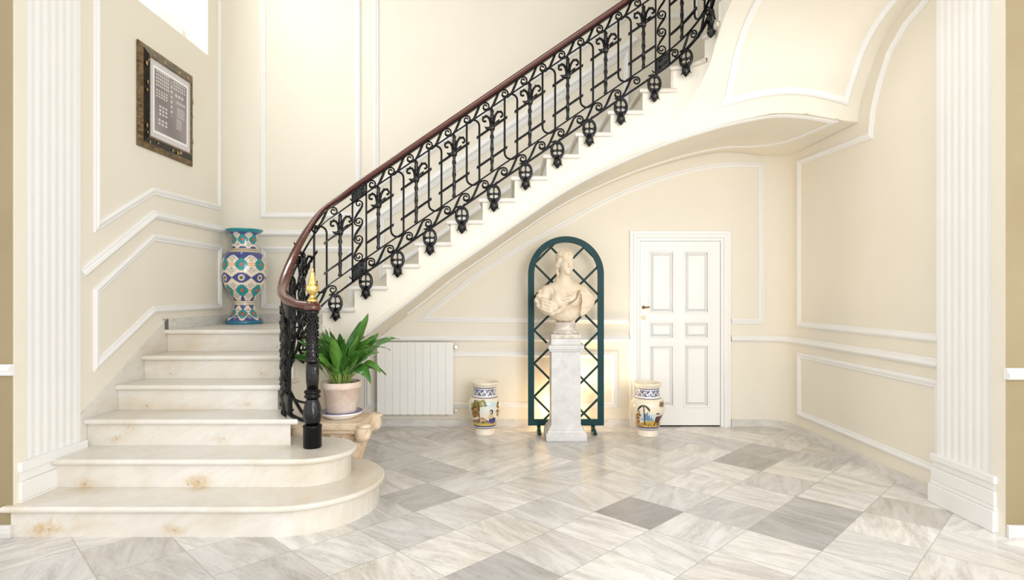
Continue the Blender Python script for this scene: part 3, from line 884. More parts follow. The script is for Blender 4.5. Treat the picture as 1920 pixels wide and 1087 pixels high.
# bracket: pierced oval medallion with a bud and two claws, pinned to the string
def bracket():
    b = MB()
    ov = lambda s: [(s * .047 * cos(q), 0, -.068 + s * .066 * sin(q)) for q in np.linspace(0, 2 * pi, 24)[:-1]]
    b.tube(ov(1), .0115, 6, closed=True)
    b.tube([(0, 0, .004), (0, 0, -.02), (0, 0, -.05), (0, 0, -.068), (0, 0, -.09), (0, 0, -.13)], [.007, .009, .005, .012, .0055, .012], 6)
    for s in (-1, 1):
        b.tube([(0, 0, -.070), (s * .018, 0, -.070), (s * .045, 0, -.072)], [.012, .007, .018], 6)
        b.tube([(0, 0, -.02), (s * .016, 0, -.014), (s * .03, 0, -.022)], [.006, .006, .006], 5)
        b.tube([(s * .004, 0, -.115), (s * .022, 0, -.112), (s * .036, 0, -.105)], [.012, .012, .009], 5)
        b.lathe([(0, -.008), (.008, -.004), (.008, .004), (0, .008)], 8, (s * .05, 0, -.078))
        b.lathe([(0, -.010), (.010, -.004), (.010, .004), (0, .010)], 8, (s * .012, -.002, -.012))
    o = b.build('bracket', M['casting'])
    k = MB()
    k.lathe([(.014, -.128), (.027, -.142), (.031, -.165), (.023, -.190), (.008, -.208), (0, -.216)], 10, mod=lambda a, z: 1 + .16 * cos(a * 5))
    for s in (-1, 1):
        k.tube([(s * .012, 0, -.150), (s * .028, 0, -.165), (s * .032, 0, -.180), (s * .042, 0, -.190)], [.008, .006, .005, .003], 5)
    k.build('bud', M['casting'], o)
    k = MB(); k.tube([(-.018, 0, .012), (0, .004, -.002), (.026, 0, .028)], [.008, .011, .007], 5)
    k.tube([(-.05, 0, -.004), (-.02, 0, .006), (0, 0, 0)], [.006, .008, .009], 5)
    k.build('leaf', M['casting'], o)
    k = MB(); k.tube([(0, 0, -.068), (0, .036, -.068)], [.01, .008], 6)
    k.build('pin', M['casting'], o)
    return o
BRK = bracket()
firsts = {}
def put(proto, a, dz, tree=False):
    f = proto.name not in firsts; firsts[proto.name] = 1
    return (place_tree if tree else place)(proto, a, dz, f)
PANELS = [-7, 0, 16]
kmax = int((AEND - A0) / PIT)
for k in range(-7, kmax + 1):
    a = at_k(k)
    if k in PANELS or a > AEND - .03: continue
    if k % 2 == 0: put(LOOP, a, D_LT)
    else: put(BALU, a, D_LT + .004, True)
for k in range(-8, kmax + 1):
    for off, dz in ((.62, (D_LT + D_BT) / 2 - .002), (.66, (D_FR - .056) / 2 - .002)):
        kk = k + off
        if any(abs(kk - p) < .55 for p in PANELS): continue
        a = at_k(kk)
        if a < .1 or a > AEND - .05: continue
        put(CROOK, a, dz)
for k in range(-7, kmax):      # the two sloping cross bars, interrupted by the loops
    if k in PANELS or k % 2 == 0: continue
    a, c = at_k(k - 1), at_k(k + 1)
    a0 = a + (hw + .004 if (k - 1) in PANELS else hw - .022); a1 = c - (hw + .004 if (k + 1) in PANELS else hw - .022)
    for dz in (D_M1, D_M2): bar('cross_bar', a0, min(a1, AEND), dz, .018, .020)
for u in (630, 686, 745.5, 806, 866, 926, 985.5, 1045, 1105, 1164, 1227, 1285):
    put(BRK, aX((u - CX) / 234.5), D_BT, True)
for a in (aX(1.51) + .17, .32, .58, .85):
    put(BRK, a, D_BT, True)
# post panels
for k in PANELS:
    ac = at_k(k); wv = .055
    root = part(empty('scroll_panel', path(ac)))
    root.matrix_parent_inverse = INV
    pi_ = Matrix.Translation(-root.location)
    def sub(o): o.parent = root; o.matrix_parent_inverse = pi_; return o
    for s in (-1, 1):
        a = ac + s * wv; b = MB(); p = P3(a, D_BT); q = P3(a, -.05)
        b.box(p.x - .006, p.x + .006, p.y - .007, p.y + .007, p.z, q.z); sub(b.build('upright', M['iron']))
    for (lo, hi) in ((D_FR - .012, -.05), (D_BT - .004, D_LT + .008)):
        b = MB(); rings = []
        for s in np.linspace(-1, 1, 9):
            a = ac + s * wv; t = tang(a); nn = Vector((-t.y, t.x, 0))
            col = []
            for j in range(9):
                r = .012 + .008 * abs(sin(3.1 * s * 2 + j * 1.7)) * (1 if 0 < j < 8 else 0)
                col.append(P3(a, lo + (hi - lo) * j / 8) - nn * r)
            col += [P3(a, lo + (hi - lo) * j / 8) + nn * .010 for j in range(8, -1, -1)]
            rings.append(col)
        b.layers(rings, True)
        hb = hi - lo
        for s in (-1, 1):
            for e in (-1, 1):
                q = []
                for tt in np.linspace(0, 5.2, 14):
                    r = .026 * (1 - tt / 7)
                    a = ac + s * .027 + r * cos(tt) * s
                    q.append(P3(a, (lo + hi) / 2 + e * hb * .23 + e * r * .8 * sin(tt), -.020))
                b.tube(q, [.009] * 4 + [.008] * 6 + [.007, .008, .010, .011], 6)
        sub(b.build('ornament_block', M['casting']))
    span = (D_FR - D_LT) - .02; 
    b = MB()
    zs_ = [D_FR - .050 - t * (D_FR - D_LT - .10) / 3 for t in range(4)]
    base = path(ac).z; R_ = .031
    def q(dx, dz):
        w = P3(ac + dx, 0); return Vector((w.x, w.y, base + dz))
    for t in range(4):
        z0_ = zs_[t]
        head_ = [q(-.006 + r * cos(w), z0_ + r * sin(w)) for w, r in zip(np.linspace(pi + 3.6, .25, 18), np.linspace(.006, R_, 18))]
        if t < 3:
            z1_ = zs_[t + 1]; dz_ = z0_ - z1_
            mid_ = [q(.022, z0_ - .018), q(.006, z0_ - dz_ * .33), q(-.016, z0_ - dz_ * .55), q(-.036, z0_ - dz_ * .82)]
            tail_ = [q(-.006 + R_ * 1.12 * cos(w), z1_ + R_ * 1.12 * sin(w)) for w in np.linspace(pi + .15, 2 * pi - .5, 9)]
            n_ = len(head_) + len(mid_) + len(tail_)
            rad_l = [.0085] + [.0062] * 16 + [.007, .0085, .0100, .0100, .008] + list(np.linspace(.0075, .0050, 9))
            b.tube(head_ + mid_ + tail_, rad_l[:n_], 6)
        else:
            b.tube(head_ + [q(.022, z0_ - .020), q(.008, z0_ - .038)], [.0085] + [.0062] * 17 + [.006, .005], 6)
    sub(b.build('scroll_chain', M['iron']))
# leafy cast strips in the tight curve behind the newel
def cast_strip():
    b = MB(); rings = []
    for j in range(41):
        z = D_BT + (D_FR - D_BT) * j / 40 - D_BT; q = j / 40
        wv = .026 + .012 * sin(j * .95); d = .013 + .008 * abs(sin(j * 1.3))
        rings.append([(wv * cos(t) , d * sin(t) * (1 + .35 * cos(3 * t + j)), z) for t in np.linspace(0, 2 * pi, 13)[:-1]])
    b.layers(rings, True)
    o = b.build('cast_strip', M['casting'])
    k = MB()
    for j in range(7):
        zc_ = .05 + j * .09; s = 1 if j % 2 else -1
        k.tube([(s * (.01 + r * cos(t)), -.004, zc_ + r * sin(t)) for t, r in zip(np.linspace(-1.5, 4.4, 16), np.linspace(.046, .012, 16))], [.006] * 13 + [.008, .009, .009], 6)
    k.build('scrollwork', M['iron'], o)
    return o
CST = cast_strip()
for a in (.30, .43, .565, .70, .83): put(CST, a, D_BT, True)
# newel
nw = part(empty('newel_post', bal.location)); nw.matrix_parent_inverse = INV; nw.location = bal.location
b = MB(); b.lathe([(0, 0), (.056, 0), (.058, .004), (.058, .128), (.060, .132), (.060, .142), (.052, .148), (0, .149)], 36); b.build('plinth', M['iron'], nw)
b = MB(); b.lathe([(.036, .146), (.050, .165), (.0575, .20), (.057, .235), (.047, .275), (.038, .305), (.036, .318)], 48, mod=lambda a, z: 1 + .055 * abs(sin(a * 4 + z * 14)) * (1 if .15 < z < .31 else 0))
b.build('leaf_bulb', M['casting'], nw)
b = MB(); b.lathe([(.036, .316), (.050, .322), (.051, .335), (.042, .342), (.052, .352), (.052, .364), (.036, .374), (.032, .385)], 36); b.build('collar', M['iron'], nw)
b = MB(); b.lathe([(.034, .380), (.040, .44), (.040, .50), (.036, .55)], 48, mod=lambda a, z: 1 + .05 * cos(a * 10)); b.build('fluted_shaft', M['casting'], nw)
b = MB(); b.lathe([(.037, .55), (.043, .556), (.043, .566), (.037, .572), (.033, .58), (.033, .86), (.040, .866), (.044, .876), (.036, .888)], 40, mod=lambda a, z: 1 + (.14 * abs(sin(z * 48)) * (.6 + .4 * cos(a * 4)) if .58 < z < .86 else 0))
for k in range(6):
    for s in range(6):
        a = 2 * pi * s / 6 + (k % 2) * .3; z = .60 + k * .045
        b.tube([(.036 * cos(a + .28 * cos(q)), .036 * sin(a + .28 * cos(q)), z + .016 * sin(q)) for q in np.linspace(0, 2 * pi, 11)[:-1]], .0048, 5, closed=True)
b.build('chased_shaft', M['casting'], nw)
b = MB(); b.lathe([(.0, .885), (.050, .886), (.056, .898), (.054, .916), (.044, .926), (.040, .936), (0, .938)], 36); b.build('rail_cap', M['mahogany'], nw)['label'] = 'mahogany rail end cap'
b = MB(); b.lathe([(0, .936), (.030, .937), (.036, .945), (.034, .955), (.018, .965), (.013, .978), (.020, .988), (.034, 1.005), (.041, 1.028), (.036, 1.048), (.024, 1.06), (.026, 1.066), (.021, 1.078), (.016, 1.105), (.013, 1.122), (.0145, 1.128), (.009, 1.134), (.006, 1.146), (.008, 1.152), (.003, 1.162), (0, 1.166)], 36,
                   mod=lambda a, z: 1 + (.06 * cos(a * 8) if .985 < z < 1.06 else 0))
b.build('finial', M['brass'], nw)['label'] = 'polished brass finial'
# curved stay from the newel to the bottom bar
b = MB(); n0 = Vector((-1.275, 3.80, .352 + .19))
b.tube([n0 + Vector((-.04, .01, 0)), Vector((-1.36, 3.83, .58)), Vector((-1.43, 3.88, .66)), Vector((-1.50, 3.95, .74)), Vector((-1.545, 4.02, .86))], [.011, .011, .011, .010, .008], 7)
part(b.build('stay', M['iron']))
# ------------------------------------------------------------------ implicit surfaces for the carved stone
class SDF:
    def __init__(self, lo, hi, h):
        self.lo = np.array(lo, float); self.h = h
        n = np.ceil((np.array(hi) - self.lo) / h).astype(int) + 1
        ax = [self.lo[i] + h * np.arange(n[i]) for i in range(3)]
        self.X, self.Y, self.Z = np.meshgrid(*ax, indexing='ij')
        self.d = np.full(self.X.shape, 10.0)
    def ell(self, c, r, rz=0.0, ry=0.0):
        x, y, z = self.X - c[0], self.Y - c[1], self.Z - c[2]
        if rz: x, y = x * cos(rz) + y * sin(rz), -x * sin(rz) + y * cos(rz)
        if ry: x, z = x * cos(ry) - z * sin(ry), x * sin(ry) + z * cos(ry)
        k0 = np.sqrt((x / r[0]) ** 2 + (y / r[1]) ** 2 + (z / r[2]) ** 2)
        k1 = np.sqrt((x / r[0] ** 2) ** 2 + (y / r[1] ** 2) ** 2 + (z / r[2] ** 2) ** 2) + 1e-9
        return k0 * (k0 - 1) / k1
    def cap(self, a, b, ra, rb):
        a, b = np.array(a), np.array(b); ab = b - a
        t = ((self.X - a[0]) * ab[0] + (self.Y - a[1]) * ab[1] + (self.Z - a[2]) * ab[2]) / ab.dot(ab)
        t = np.clip(t, 0, 1)
        return np.sqrt((self.X - a[0] - t * ab[0]) ** 2 + (self.Y - a[1] - t * ab[1]) ** 2 + (self.Z - a[2] - t * ab[2]) ** 2) - (ra + (rb - ra) * t)
    def box(self, c, s, r=.01):
        q = [np.abs(A - c[i]) - s[i] + r for i, A in enumerate((self.X, self.Y, self.Z))]
        o = np.sqrt(sum(np.maximum(k, 0) ** 2 for k in q))
        return o + np.minimum(np.maximum(np.maximum(q[0], q[1]), q[2]), 0) - r
    def uni(self, e, k=.02):
        h = np.clip(.5 + .5 * (self.d - e) / k, 0, 1)
        self.d = self.d * (1 - h) + e * h - k * h * (1 - h); return self
    def sub(self, e, k=.01):
        e = -e; h = np.clip(.5 - .5 * (self.d - e) / k, 0, 1)
        self.d = self.d * (1 - h) + e * h + k * h * (1 - h); return self
    def chain(self, pts, rad, k=.015):
        for i in range(len(pts) - 1): self.uni(self.cap(pts[i], pts[i + 1], rad[i], rad[i + 1]), k)
        return self
    def groove(self, pts, rad, k=.012):
        for i in range(len(pts) - 1): self.sub(self.cap(pts[i], pts[i + 1], rad, rad), k)
        return self
    def mesh(self):                                        # surface nets
        d = self.d; ins = d < 0
        n = np.array(d.shape) - 1
        acc = np.zeros((*n, 3)); cnt = np.zeros(n)
        I = np.indices(n).astype(float)
        def sl(o): return tuple(slice(o[i], o[i] + n[i]) for i in range(3))
        corners = [(i, j, k) for i in (0, 1) for j in (0, 1) for k in (0, 1)]
        for a in corners:
            for ax in range(3):
                if a[ax]: continue
                b = list(a); b[ax] = 1
                da, db = d[sl(a)], d[sl(b)]
                m = (da < 0) != (db < 0)
                t = np.where(m, da / np.where(m, da - db, 1), 0)
                for i in range(3):
                    acc[..., i] += np.where(m, a[i] + (t if i == ax else 0), 0)
                cnt += m
        act = cnt > 0
        idx = -np.ones(n, int); idx[act] = np.arange(act.sum())
        p = acc[act] / cnt[act][:, None] + np.stack([I[i][act] for i in range(3)], 1)
        V = self.lo + p * self.h
        faces = []
        for ax in range(3):
            o1, o2 = [i for i in range(3) if i != ax]
            a = ins; sh = [slice(1, -1)] * 3; sh[ax] = slice(0, -1)
            s2 = list(sh); s2[ax] = slice(1, None)
            m = a[tuple(sh)] != a[tuple(s2)]
            q = np.argwhere(m)
            for i in (o1, o2): q[:, i] += 1
            def at(d1, d2):
                r = q.copy(); r[:, o1] -= d1; r[:, o2] -= d2
                return idx[r[:, 0], r[:, 1], r[:, 2]]
            faces.append(np.stack([at(1, 1), at(0, 1), at(0, 0), at(1, 0)], 1))
        return V, np.concatenate(faces)
    def build(self, name, m, parent=None, loc=None):
        V, Fc = self.mesh(); Fc = Fc[(Fc >= 0).all(1)]
        b = MB(); b.add(V.tolist(), Fc.tolist(), True)
        return b.build(name, m, parent, loc)

# ------------------------------------------------------------------ marble pedestal and bust
PX, PY = .522, 5.53
ped = empty('pedestal', (PX, PY, 0))
tag(ped, 'tall square grey marble pedestal carrying the bust in front of the green lattice', 'pedestal')
b = MB(); b.box(-.187, .187, -.187, .187, 0, .072, .008); b.build('plinth', M['pedestal'], ped)
b = MB()
def sq(r, z): return [(-r, -r, z), (r, -r, z), (r, r, z), (-r, r, z)]
b.layers([sq(.172, .072), sq(.172, .08), sq(.168, .092), sq(.160, .102), sq(.152, .108), sq(.148, .125), sq(.140, .128)]); b.build('base_moulding', M['pedestal'], ped)
b = MB(); b.layers([sq(.140, .128), sq(.1355, .14), sq(.1325, .80), sq(.1345, .815)]); b.build('shaft', M['pedestal'], ped)
b = MB(); b.layers([sq(.136, .812), sq(.150, .82), sq(.150, .83), sq(.160, .838), sq(.163, .86), sq(.163, .872), sq(.150, .876), sq(.138, .882)]); b.build('cap_moulding', M['pedestal'], ped)
b = MB(); b.box(-.138, .138, -.138, .138, .88, .934, .006); b.build('top_block', M['pedestal'], ped)

bust = empty('bust', (PX, PY, .934))
tag(bust, 'cream marble bust of a draped woman standing on the grey pedestal', 'bust')
b = MB()
b.box(-.138, .138, -.13, .13, 0, .040, .006)
b.lathe([(0, .038), (.124, .040), (.130, .052), (.124, .066), (.108, .072), (.102, .082), (.097, .112), (.104, .124), (.104, .138), (.098, .148), (0, .15)], 40)
b.build('socle', M['socle'], bust)['label'] = 'veined brownish marble socle'
def make_bust():
    S = SDF((-.32, -.22, -.02), (.32, .20, .72), .0052)
    # chest and shoulders
    S.d = S.ell((0, .02, .20), (.165, .105, .18))
    S.uni(S.ell((0, .025, .285), (.215, .085, .075)), .05)
    S.uni(S.ell((.0, .02, .09), (.165, .10, .095)), .05)
    S.uni(S.ell((-.075, -.06, .205), (.072, .058, .07)), .035)
    S.uni(S.ell((.065, -.065, .20), (.075, .060, .07)), .035)
    # arms, cut off and wrapped in cloth
    S.chain([(-.185, .03, .285), (-.225, .01, .19), (-.20, -.02, .10)], [.06, .062, .05], .03)
    S.chain([(.185, .03, .285), (.235, .015, .20), (.21, -.01, .10)], [.06, .066, .05], .03)
    # neck and head (turned a little to her left)
    S.chain([(-.005, .02, .33), (.0, .006, .40), (.006, -.004, .47)], [.066, .052, .050], .04)
    S.chain([(-.12, .03, .31), (-.02, .03, .37)], [.04, .045], .05); S.chain([(.12, .03, .31), (.02, .03, .37)], [.04, .045], .05)
    yaw = radians(20); fx, fy = sin(yaw), -cos(yaw); sx, sy = cos(yaw), sin(yaw)
    hc = (.006, -.004)
    def h(r, f, z): return (hc[0] + sx * r + fx * f, hc[1] + sy * r + fy * f, z)
    S.uni(S.ell(h(0, .0, .565), (.074, .090, .088), yaw), .02)
    S.uni(S.ell(h(0, .024, .515), (.060, .066, .072), yaw), .03)
    S.uni(S.ell(h(0, .066, .462), (.026, .022, .020), yaw), .025)
    for s in (-1, 1):
        S.uni(S.ell(h(s * .034, .055, .512), (.024, .026, .026), yaw), .02)          # cheeks
        S.sub(S.ell(h(s * .031, .094, .549), (.021, .019, .013), yaw), .010)         # eye sockets
        S.uni(S.ell(h(s * .031, .074, .548), (.014, .011, .009), yaw), .004)         # eyes
        S.chain([h(s * .012, .090, .564), h(s * .032, .086, .568), h(s * .052, .068, .560)], [.006, .007, .005], .010)   # brows
        S.uni(S.ell(h(s * .073, -.008, .535), (.010, .020, .028), yaw), .008)        # ears
    S.chain([h(0, .090, .558), h(0, .103, .530), h(0, .108, .518)], [.008, .0095, .012], .010)
    for s in (-1, 1): S.uni(S.ell(h(s * .011, .096, .515), (.008, .009, .007), yaw), .006)
    S.uni(S.ell(h(0, .088, .495), (.020, .010, .0055), yaw), .005); S.uni(S.ell(h(0, .086, .484), (.016, .011, .0065), yaw), .005)
    S.sub(S.cap(h(-.018, .099, .4895), h(.018, .099, .4895), .0022, .0022), .003)
    # hair gathered back in waves
    S.uni(S.ell(h(0, -.022, .588), (.085, .088, .082), yaw), .008)
    for k in range(9):
        a = -1.25 + k * .3125
        r = .079 * sin(a); top = .60 + .052 * cos(a)
        S.chain([h(r * .55, .066 + .006 * cos(a), top - .008), h(r * .95, .02, top + .014), h(r, -.05, top + .0), h(r * .6, -.10, top - .03)], [.012, .016, .017, .013], .010)
    S.uni(S.ell(h(-.01, -.105, .60), (.050, .042, .050), yaw), .015)
    S.chain([h(-.075, .02, .575), h(-.082, -.02, .535), h(-.066, -.055, .49), h(-.055, -.05, .44), h(-.075, -.02, .39)], [.020, .022, .019, .015, .010], .015)
    S.chain([h(.074, .015, .575), h(.080, -.025, .535), h(.060, -.06, .50)], [.018, .020, .014], .015)
    # drapery
    rnd = random.Random(5)
    for k in range(8):                                      # folds that run from her left shoulder down across the chest
        o = k * .027
        S.chain([(.17 - o * .35, -.01 - .01 * (k % 2), .325 - o * .25), (.125 - o * .7, -.092, .235 - o * .5), (.01 - o * .75, -.124, .135 - o * .28), (-.10 - o * .25, -.090, .085 + o * .02), (-.165, -.03, .105 + o * .15)],
                [.011, .013, .0145, .013, .010], .005)
    for k in range(7):
        o = k * .027 + .0135
        S.groove([(.165 - o * .35, -.022, .32 - o * .25), (.122 - o * .7, -.104, .235 - o * .5), (.008 - o * .75, -.137, .135 - o * .28), (-.10 - o * .25, -.102, .085 + o * .02)], .0075, .008)
    for k in range(5):                                      # cloth piled on her right arm
        S.chain([(-.275 + .012 * k, -.01 + .01 * (k % 2), .235 - .034 * k), (-.225, -.075 + .004 * k, .205 - .03 * k), (-.15, -.098, .185 - .03 * k), (-.085, -.10, .16 - .018 * k)], [.019, .022, .018, .010], .007)
    for p, r in (((-.262, -.03, .245), .03), ((-.278, -.01, .20), .034), ((-.262, -.03, .15), .034), ((-.235, -.05, .11), .03), ((-.25, .01, .285), .025)):
        S.uni(S.ell(p, (r, r, r * .9)), .010)
    for k in range(6):                                      # mantle over her left shoulder
        o = k * .022
        S.chain([(.105 + o * .55, -.005, .345 - o * .22), (.165 + o * .7, -.04 + o * .2, .285 - o * .3), (.185 + o * .85, -.055 + o * .3, .19 - o * .1), (.15 + o * .75, -.05 + o * .2, .085 + o * .1)], [.012, .014, .015, .011], .006)
    for k in range(4):
        S.chain([(.275 - .02 * k, .0, .19 - .05 * k), (.225 - .015 * k, -.05, .15 - .035 * k), (.16, -.075, .11 - .02 * k)], [.013, .014, .010], .006)
    S.chain([(-.12, -.02, .335), (-.085, -.088, .265), (-.03, -.11, .215), (.05, -.115, .235), (.11, -.075, .28)], [.010, .012, .013, .012, .010], .006)
    # rounded lower edge, flat underneath
    S.d = np.maximum(S.d, -S.Z + .004)
    S.d = np.maximum(S.d, np.sqrt((S.X / 1.0) ** 2 + (S.Y * 1.5) ** 2) - (.13 + np.clip(S.Z, 0, .3) * 1.15))
    S.d = S.d + .0018 * np.sin(S.X * 95 + 3 * S.Z * 40) * np.sin(S.Z * 70 + S.Y * 60) * (S.Z < .31)
    return S
o = make_bust().build('figure', M['bust'], bust, (0, 0, .149))
o.scale = (.93, 1, 1)

# ------------------------------------------------------------------ arched lattice screen
LY = 5.75; ls = F / LY
scr = empty('lattice_screen', (at_y(1061, 0, LY).x, LY, 0))
tag(scr, 'arched dark green lattice screen on small feet behind the marble bust', 'screen')
hwid = .371; zb0 = at_y(0, 797, LY).z; zt0 = at_y(0, 443, LY).z; rad = hwid; zc = zt0 - hwid; bw = .06
def arch(r, zlow): return [(-r, zlow)] + [(-r * cos(q), zc + r * sin(q)) for q in np.linspace(0, pi, 33)] + [(r, zlow)]
b = MB(); out = arch(hwid, zb0); inn = arch(hwid - bw, zb0 + bw)
n = len(out)
for ya, sgn in ((-.016, 1), (.016, -1)):
    pass
vs = [(x, -.016, z) for x, z in out] + [(x, -.016, z) for x, z in inn] + [(x, .016, z) for x, z in out] + [(x, .016, z) for x, z in inn]
fs = []
for i in range(n):
    j = (i + 1) % n
    fs += [(i, j, n + j, n + i), (2 * n + i, 3 * n + i, 3 * n + j, 2 * n + j), (i, 2 * n + i, 2 * n + j, j), (n + i, n + j, 3 * n + j, 3 * n + i)]
b.add(vs, fs); b.build('frame', M['green'], scr)
r_in = hwid - bw + .012; zlo = zb0 + bw - .012; zn = at_y(0, 619, LY).z; stepz = (hwid - bw) * 1.045
def inside(x, z):
    return abs(x) < r_in and z > zlo and (z < zc or x * x + (z - zc) ** 2 < r_in * r_in)
for sg, yy in ((1, .006), (-1, -.004)):
    for k in range(-9, 10):
        c = zn + k * stepz
        q = [(x, c + sg * (x + (hwid - bw))) for x in np.linspace(-r_in, r_in, 400)] if sg > 0 else [(x, c - (x + (hwid - bw))) for x in np.linspace(-r_in, r_in, 400)]
        q = [p for p in q if inside(*p)]
        if len(q) < 25: continue
        (xa, za), (xb, zb_) = q[0], q[-1]
        d = Vector((xb - xa, 0, zb_ - za)).normalized(); nn = Vector((-d.z, 0, d.x)) * .0105
        b = MB(); A, C = Vector((xa, yy, za)), Vector((xb, yy, zb_)); h = Vector((0, .005, 0))
        b.layers([[A - nn - h, A + nn - h, A + nn + h, A - nn + h], [C - nn - h, C + nn - h, C + nn + h, C - nn + h]])
        b.build('slat', M['slat'], scr)
for s in (-1, 1):
    x = s * .265
    b = MB(); b.box(x - .018, x + .018, -.022, .018, .03, zb0 + .02, .004)
    b.tube([(x, -.02, .055), (x, -.09, .04), (x, -.15, .018)], [.014, .014, .016], 8)
    b.lathe([(0, 0), (.018, .001), (.020, .012), (.012, .026), (0, .03)], 14, (x, -.155, 0))
    b.lathe([(0, 0), (.018, .001), (.020, .012), (.012, .03), (0, .034)], 14, (x, .0, 0))
    b.build('foot', M['green'], scr)

# ------------------------------------------------------------------ radiator
rx0, rx1 = at_y(708, 0, 5.9).x, at_y(850, 0, 5.9).x; rz0, rz1 = at_y(0, 778, 5.9).z, at_y(0, 641, 5.9).z
rad_ = empty('radiator', ((rx0 + rx1) / 2, 5.92, rz0))
tag(rad_, 'white ten-section wall radiator between the plant and the left jar', 'radiator')
w = (rx1 - rx0) / 10
for k in range(10):
    b = MB(); xa = rx0 + k * w - rad_.location.x
    b.box(xa + .0003, xa + w - .0003, -.055, -.03, .012, rz1 - rz0, .005)
    b.box(xa + w * .3, xa + w * .7, -.03, .03, .0, rz1 - rz0 - .01, .004)
    b.box(xa + .002, xa + w - .002, -.045, .03, rz1 - rz0 - .035, rz1 - rz0 - .006, .006)
    b.build('section', M['radiator'], rad_)
for s in (1, -1):
    for z in (.05, rz1 - rz0 - .05):
        if s < 0: continue
        b = MB(); x = rx1 - rad_.location.x
        b.tube([(x - .01, 0, z), (x + .022, 0, z)], .012, 10)
        b.tube([(x + .03, .03, z), (x + .03, -.03, z)], [.014, .016], 10)
        b.lathe([(0, 0), (.015, 0), (.017, .012), (.012, .022), (0, .023)], 12, (x + .035, 0, z - .01))
        b.build('valve', M['chrome'], rad_)
for x in (-.25, .25):
    b = MB(); b.box(x - .015, x + .015, .028, .069, .50, .54); b.build('wall_bracket', M['radiator'], rad_)

# ------------------------------------------------------------------ framed print on the left wall
fy0, fy1, fz0, fz1 = 4.37, 5.125, 2.455, 3.242
pic = empty('framed_picture', (XL, (fy0 + fy1) / 2, (fz0 + fz1) / 2))
tag(pic, 'grey print with rows of small marks in a gilt and black frame, left wall', 'picture')
hy, hz = (fy1 - fy0) / 2, (fz1 - fz0) / 2
def frame_ring(name, a, c, x0, x1, m):
    b = MB()
    o = [(-hy + a, -hz + a), (hy - a, -hz + a), (hy - a, hz - a), (-hy + a, hz - a)]
    i = [(-hy + c, -hz + c), (hy - c, -hz + c), (hy - c, hz - c), (-hy + c, hz - c)]
    rings = []
    for x, q in ((.002, o), (x0, o), (x1, i), (.002, i)): rings.append([(x, y, z) for y, z in q])
    rings.append(rings[0])
    b.layers(rings, caps=False)
    return b.build(name, m, pic)
frame_ring('outer_moulding', 0, .038, .014, .032, M['gilt'])
frame_ring('black_band', .036, .082, .030, .052, M['lacquer'])['label'] = 'black lacquer band with gilt flowers'
frame_ring('inner_moulding', .080, .094, .053, .050, M['gilt'])
b = MB(); rnd = random.Random(2)
for k in range(24):
    t = rnd.random(); e = k % 4; d = rnd.uniform(.050, .070)
    y, z = ((-hy + d, -hz + .1 + t * (2 * hz - .2)) if e == 0 else (hy - d, -hz + .1 + t * (2 * hz - .2)) if e == 1 else (-hy + .1 + t * (2 * hy - .2), -hz + d) if e == 2 else (-hy + .1 + t * (2 * hy - .2), hz - d))
    r = rnd.uniform(.008, .015); n = 7; xo = .0305 + (d - .036) / .046 * .022
    b.add([(xo + .006, y + r * rnd.uniform(.6, 1.2) * cos(2 * pi * q / n), z + r * 1.4 * rnd.uniform(.6, 1.2) * sin(2 * pi * q / n)) for q in range(n)], [tuple(range(n))])
b.build('gilt_flower_pattern', mat('dull_gold_leaf', (.36, .24, .08), .45), pic)
b = MB(); c = .094; b.box(.038, .043, -hy + c, hy - c, -hz + c, hz - c); b.build('mount', M['matboard'], pic)
# the print: a field of small pale marks inside a white line
iy, iz = hy - .135, hz - .135
NY, NZ = 150, 160
ys = np.linspace(-1, 1, NY); zs = np.linspace(-1, 1, NZ)
G, K = np.array(lin((158, 150, 150))), np.array(lin((240, 236, 234)))
G2 = np.array(lin((134, 127, 126)))
colr = np.zeros((NY, NZ, 3))
def blobs(Yg, Zg, y0, y1, z0, z1, ny, nz, ry=.36, rz=.34):
    u = (Yg - y0) / (y1 - y0) * ny; v = (Zg - z0) / (z1 - z0) * nz
    inb = (u > 0) & (u < ny) & (v > 0) & (v < nz)
    return inb & ((((u % 1) - .5) / ry) ** 2 + (((v % 1) - .5) / rz) ** 2 < 1)
Yg, Zg = np.meshgrid(ys, zs, indexing='ij')
mk = np.zeros(Yg.shape, bool)
for a in ((-.86, -.12, .42, .94, 7, 5), (.12, .86, .62, .92, 6, 3), (.2, .75, .40, .56, 3, 1), (-.86, -.2, .10, .36, 5, 3), (-.7, -.2, -.42, -.08, 3, 3), (.3, .84, .2, .34, 5, 1), (.34, .8, -.2, .12, 5, 4), (.3, .62, -.58, -.24, 3, 5), (-.75, -.2, -.72, -.5, 3, 2)):
    mk |= blobs(Yg, Zg, *a)
mk |= (np.abs(Yg - .02) < .05) & (Zg > -.25) & (Zg < .8) & (np.sin(Zg * 40) > -.1)
colr[:] = G2 + (G - G2) * (.5 + .5 * np.sin(Yg * 3 + Zg * 2))[..., None]
colr[mk] = K * .74
edge = np.maximum(np.abs(Yg), np.abs(Zg)) > .93
colr[edge] = np.array(lin((246, 244, 242)))
vs = [(.0445, y * iy, z * iz) for y in ys for z in zs]
fs = [(i * NZ + j, (i + 1) * NZ + j, (i + 1) * NZ + j + 1, i * NZ + j + 1) for i in range(NY - 1) for j in range(NZ - 1)]
def paint(o, cols):
    at = o.data.attributes.new('paint', 'FLOAT_COLOR', 'POINT')
    c4 = np.concatenate([cols.reshape(-1, 3), np.ones((cols.size // 3, 1))], 1)
    at.data.foreach_set('color', c4.astype(np.float32).ravel())
o = MB().add(vs, fs).build('print', M['print'], pic); paint(o, colr)

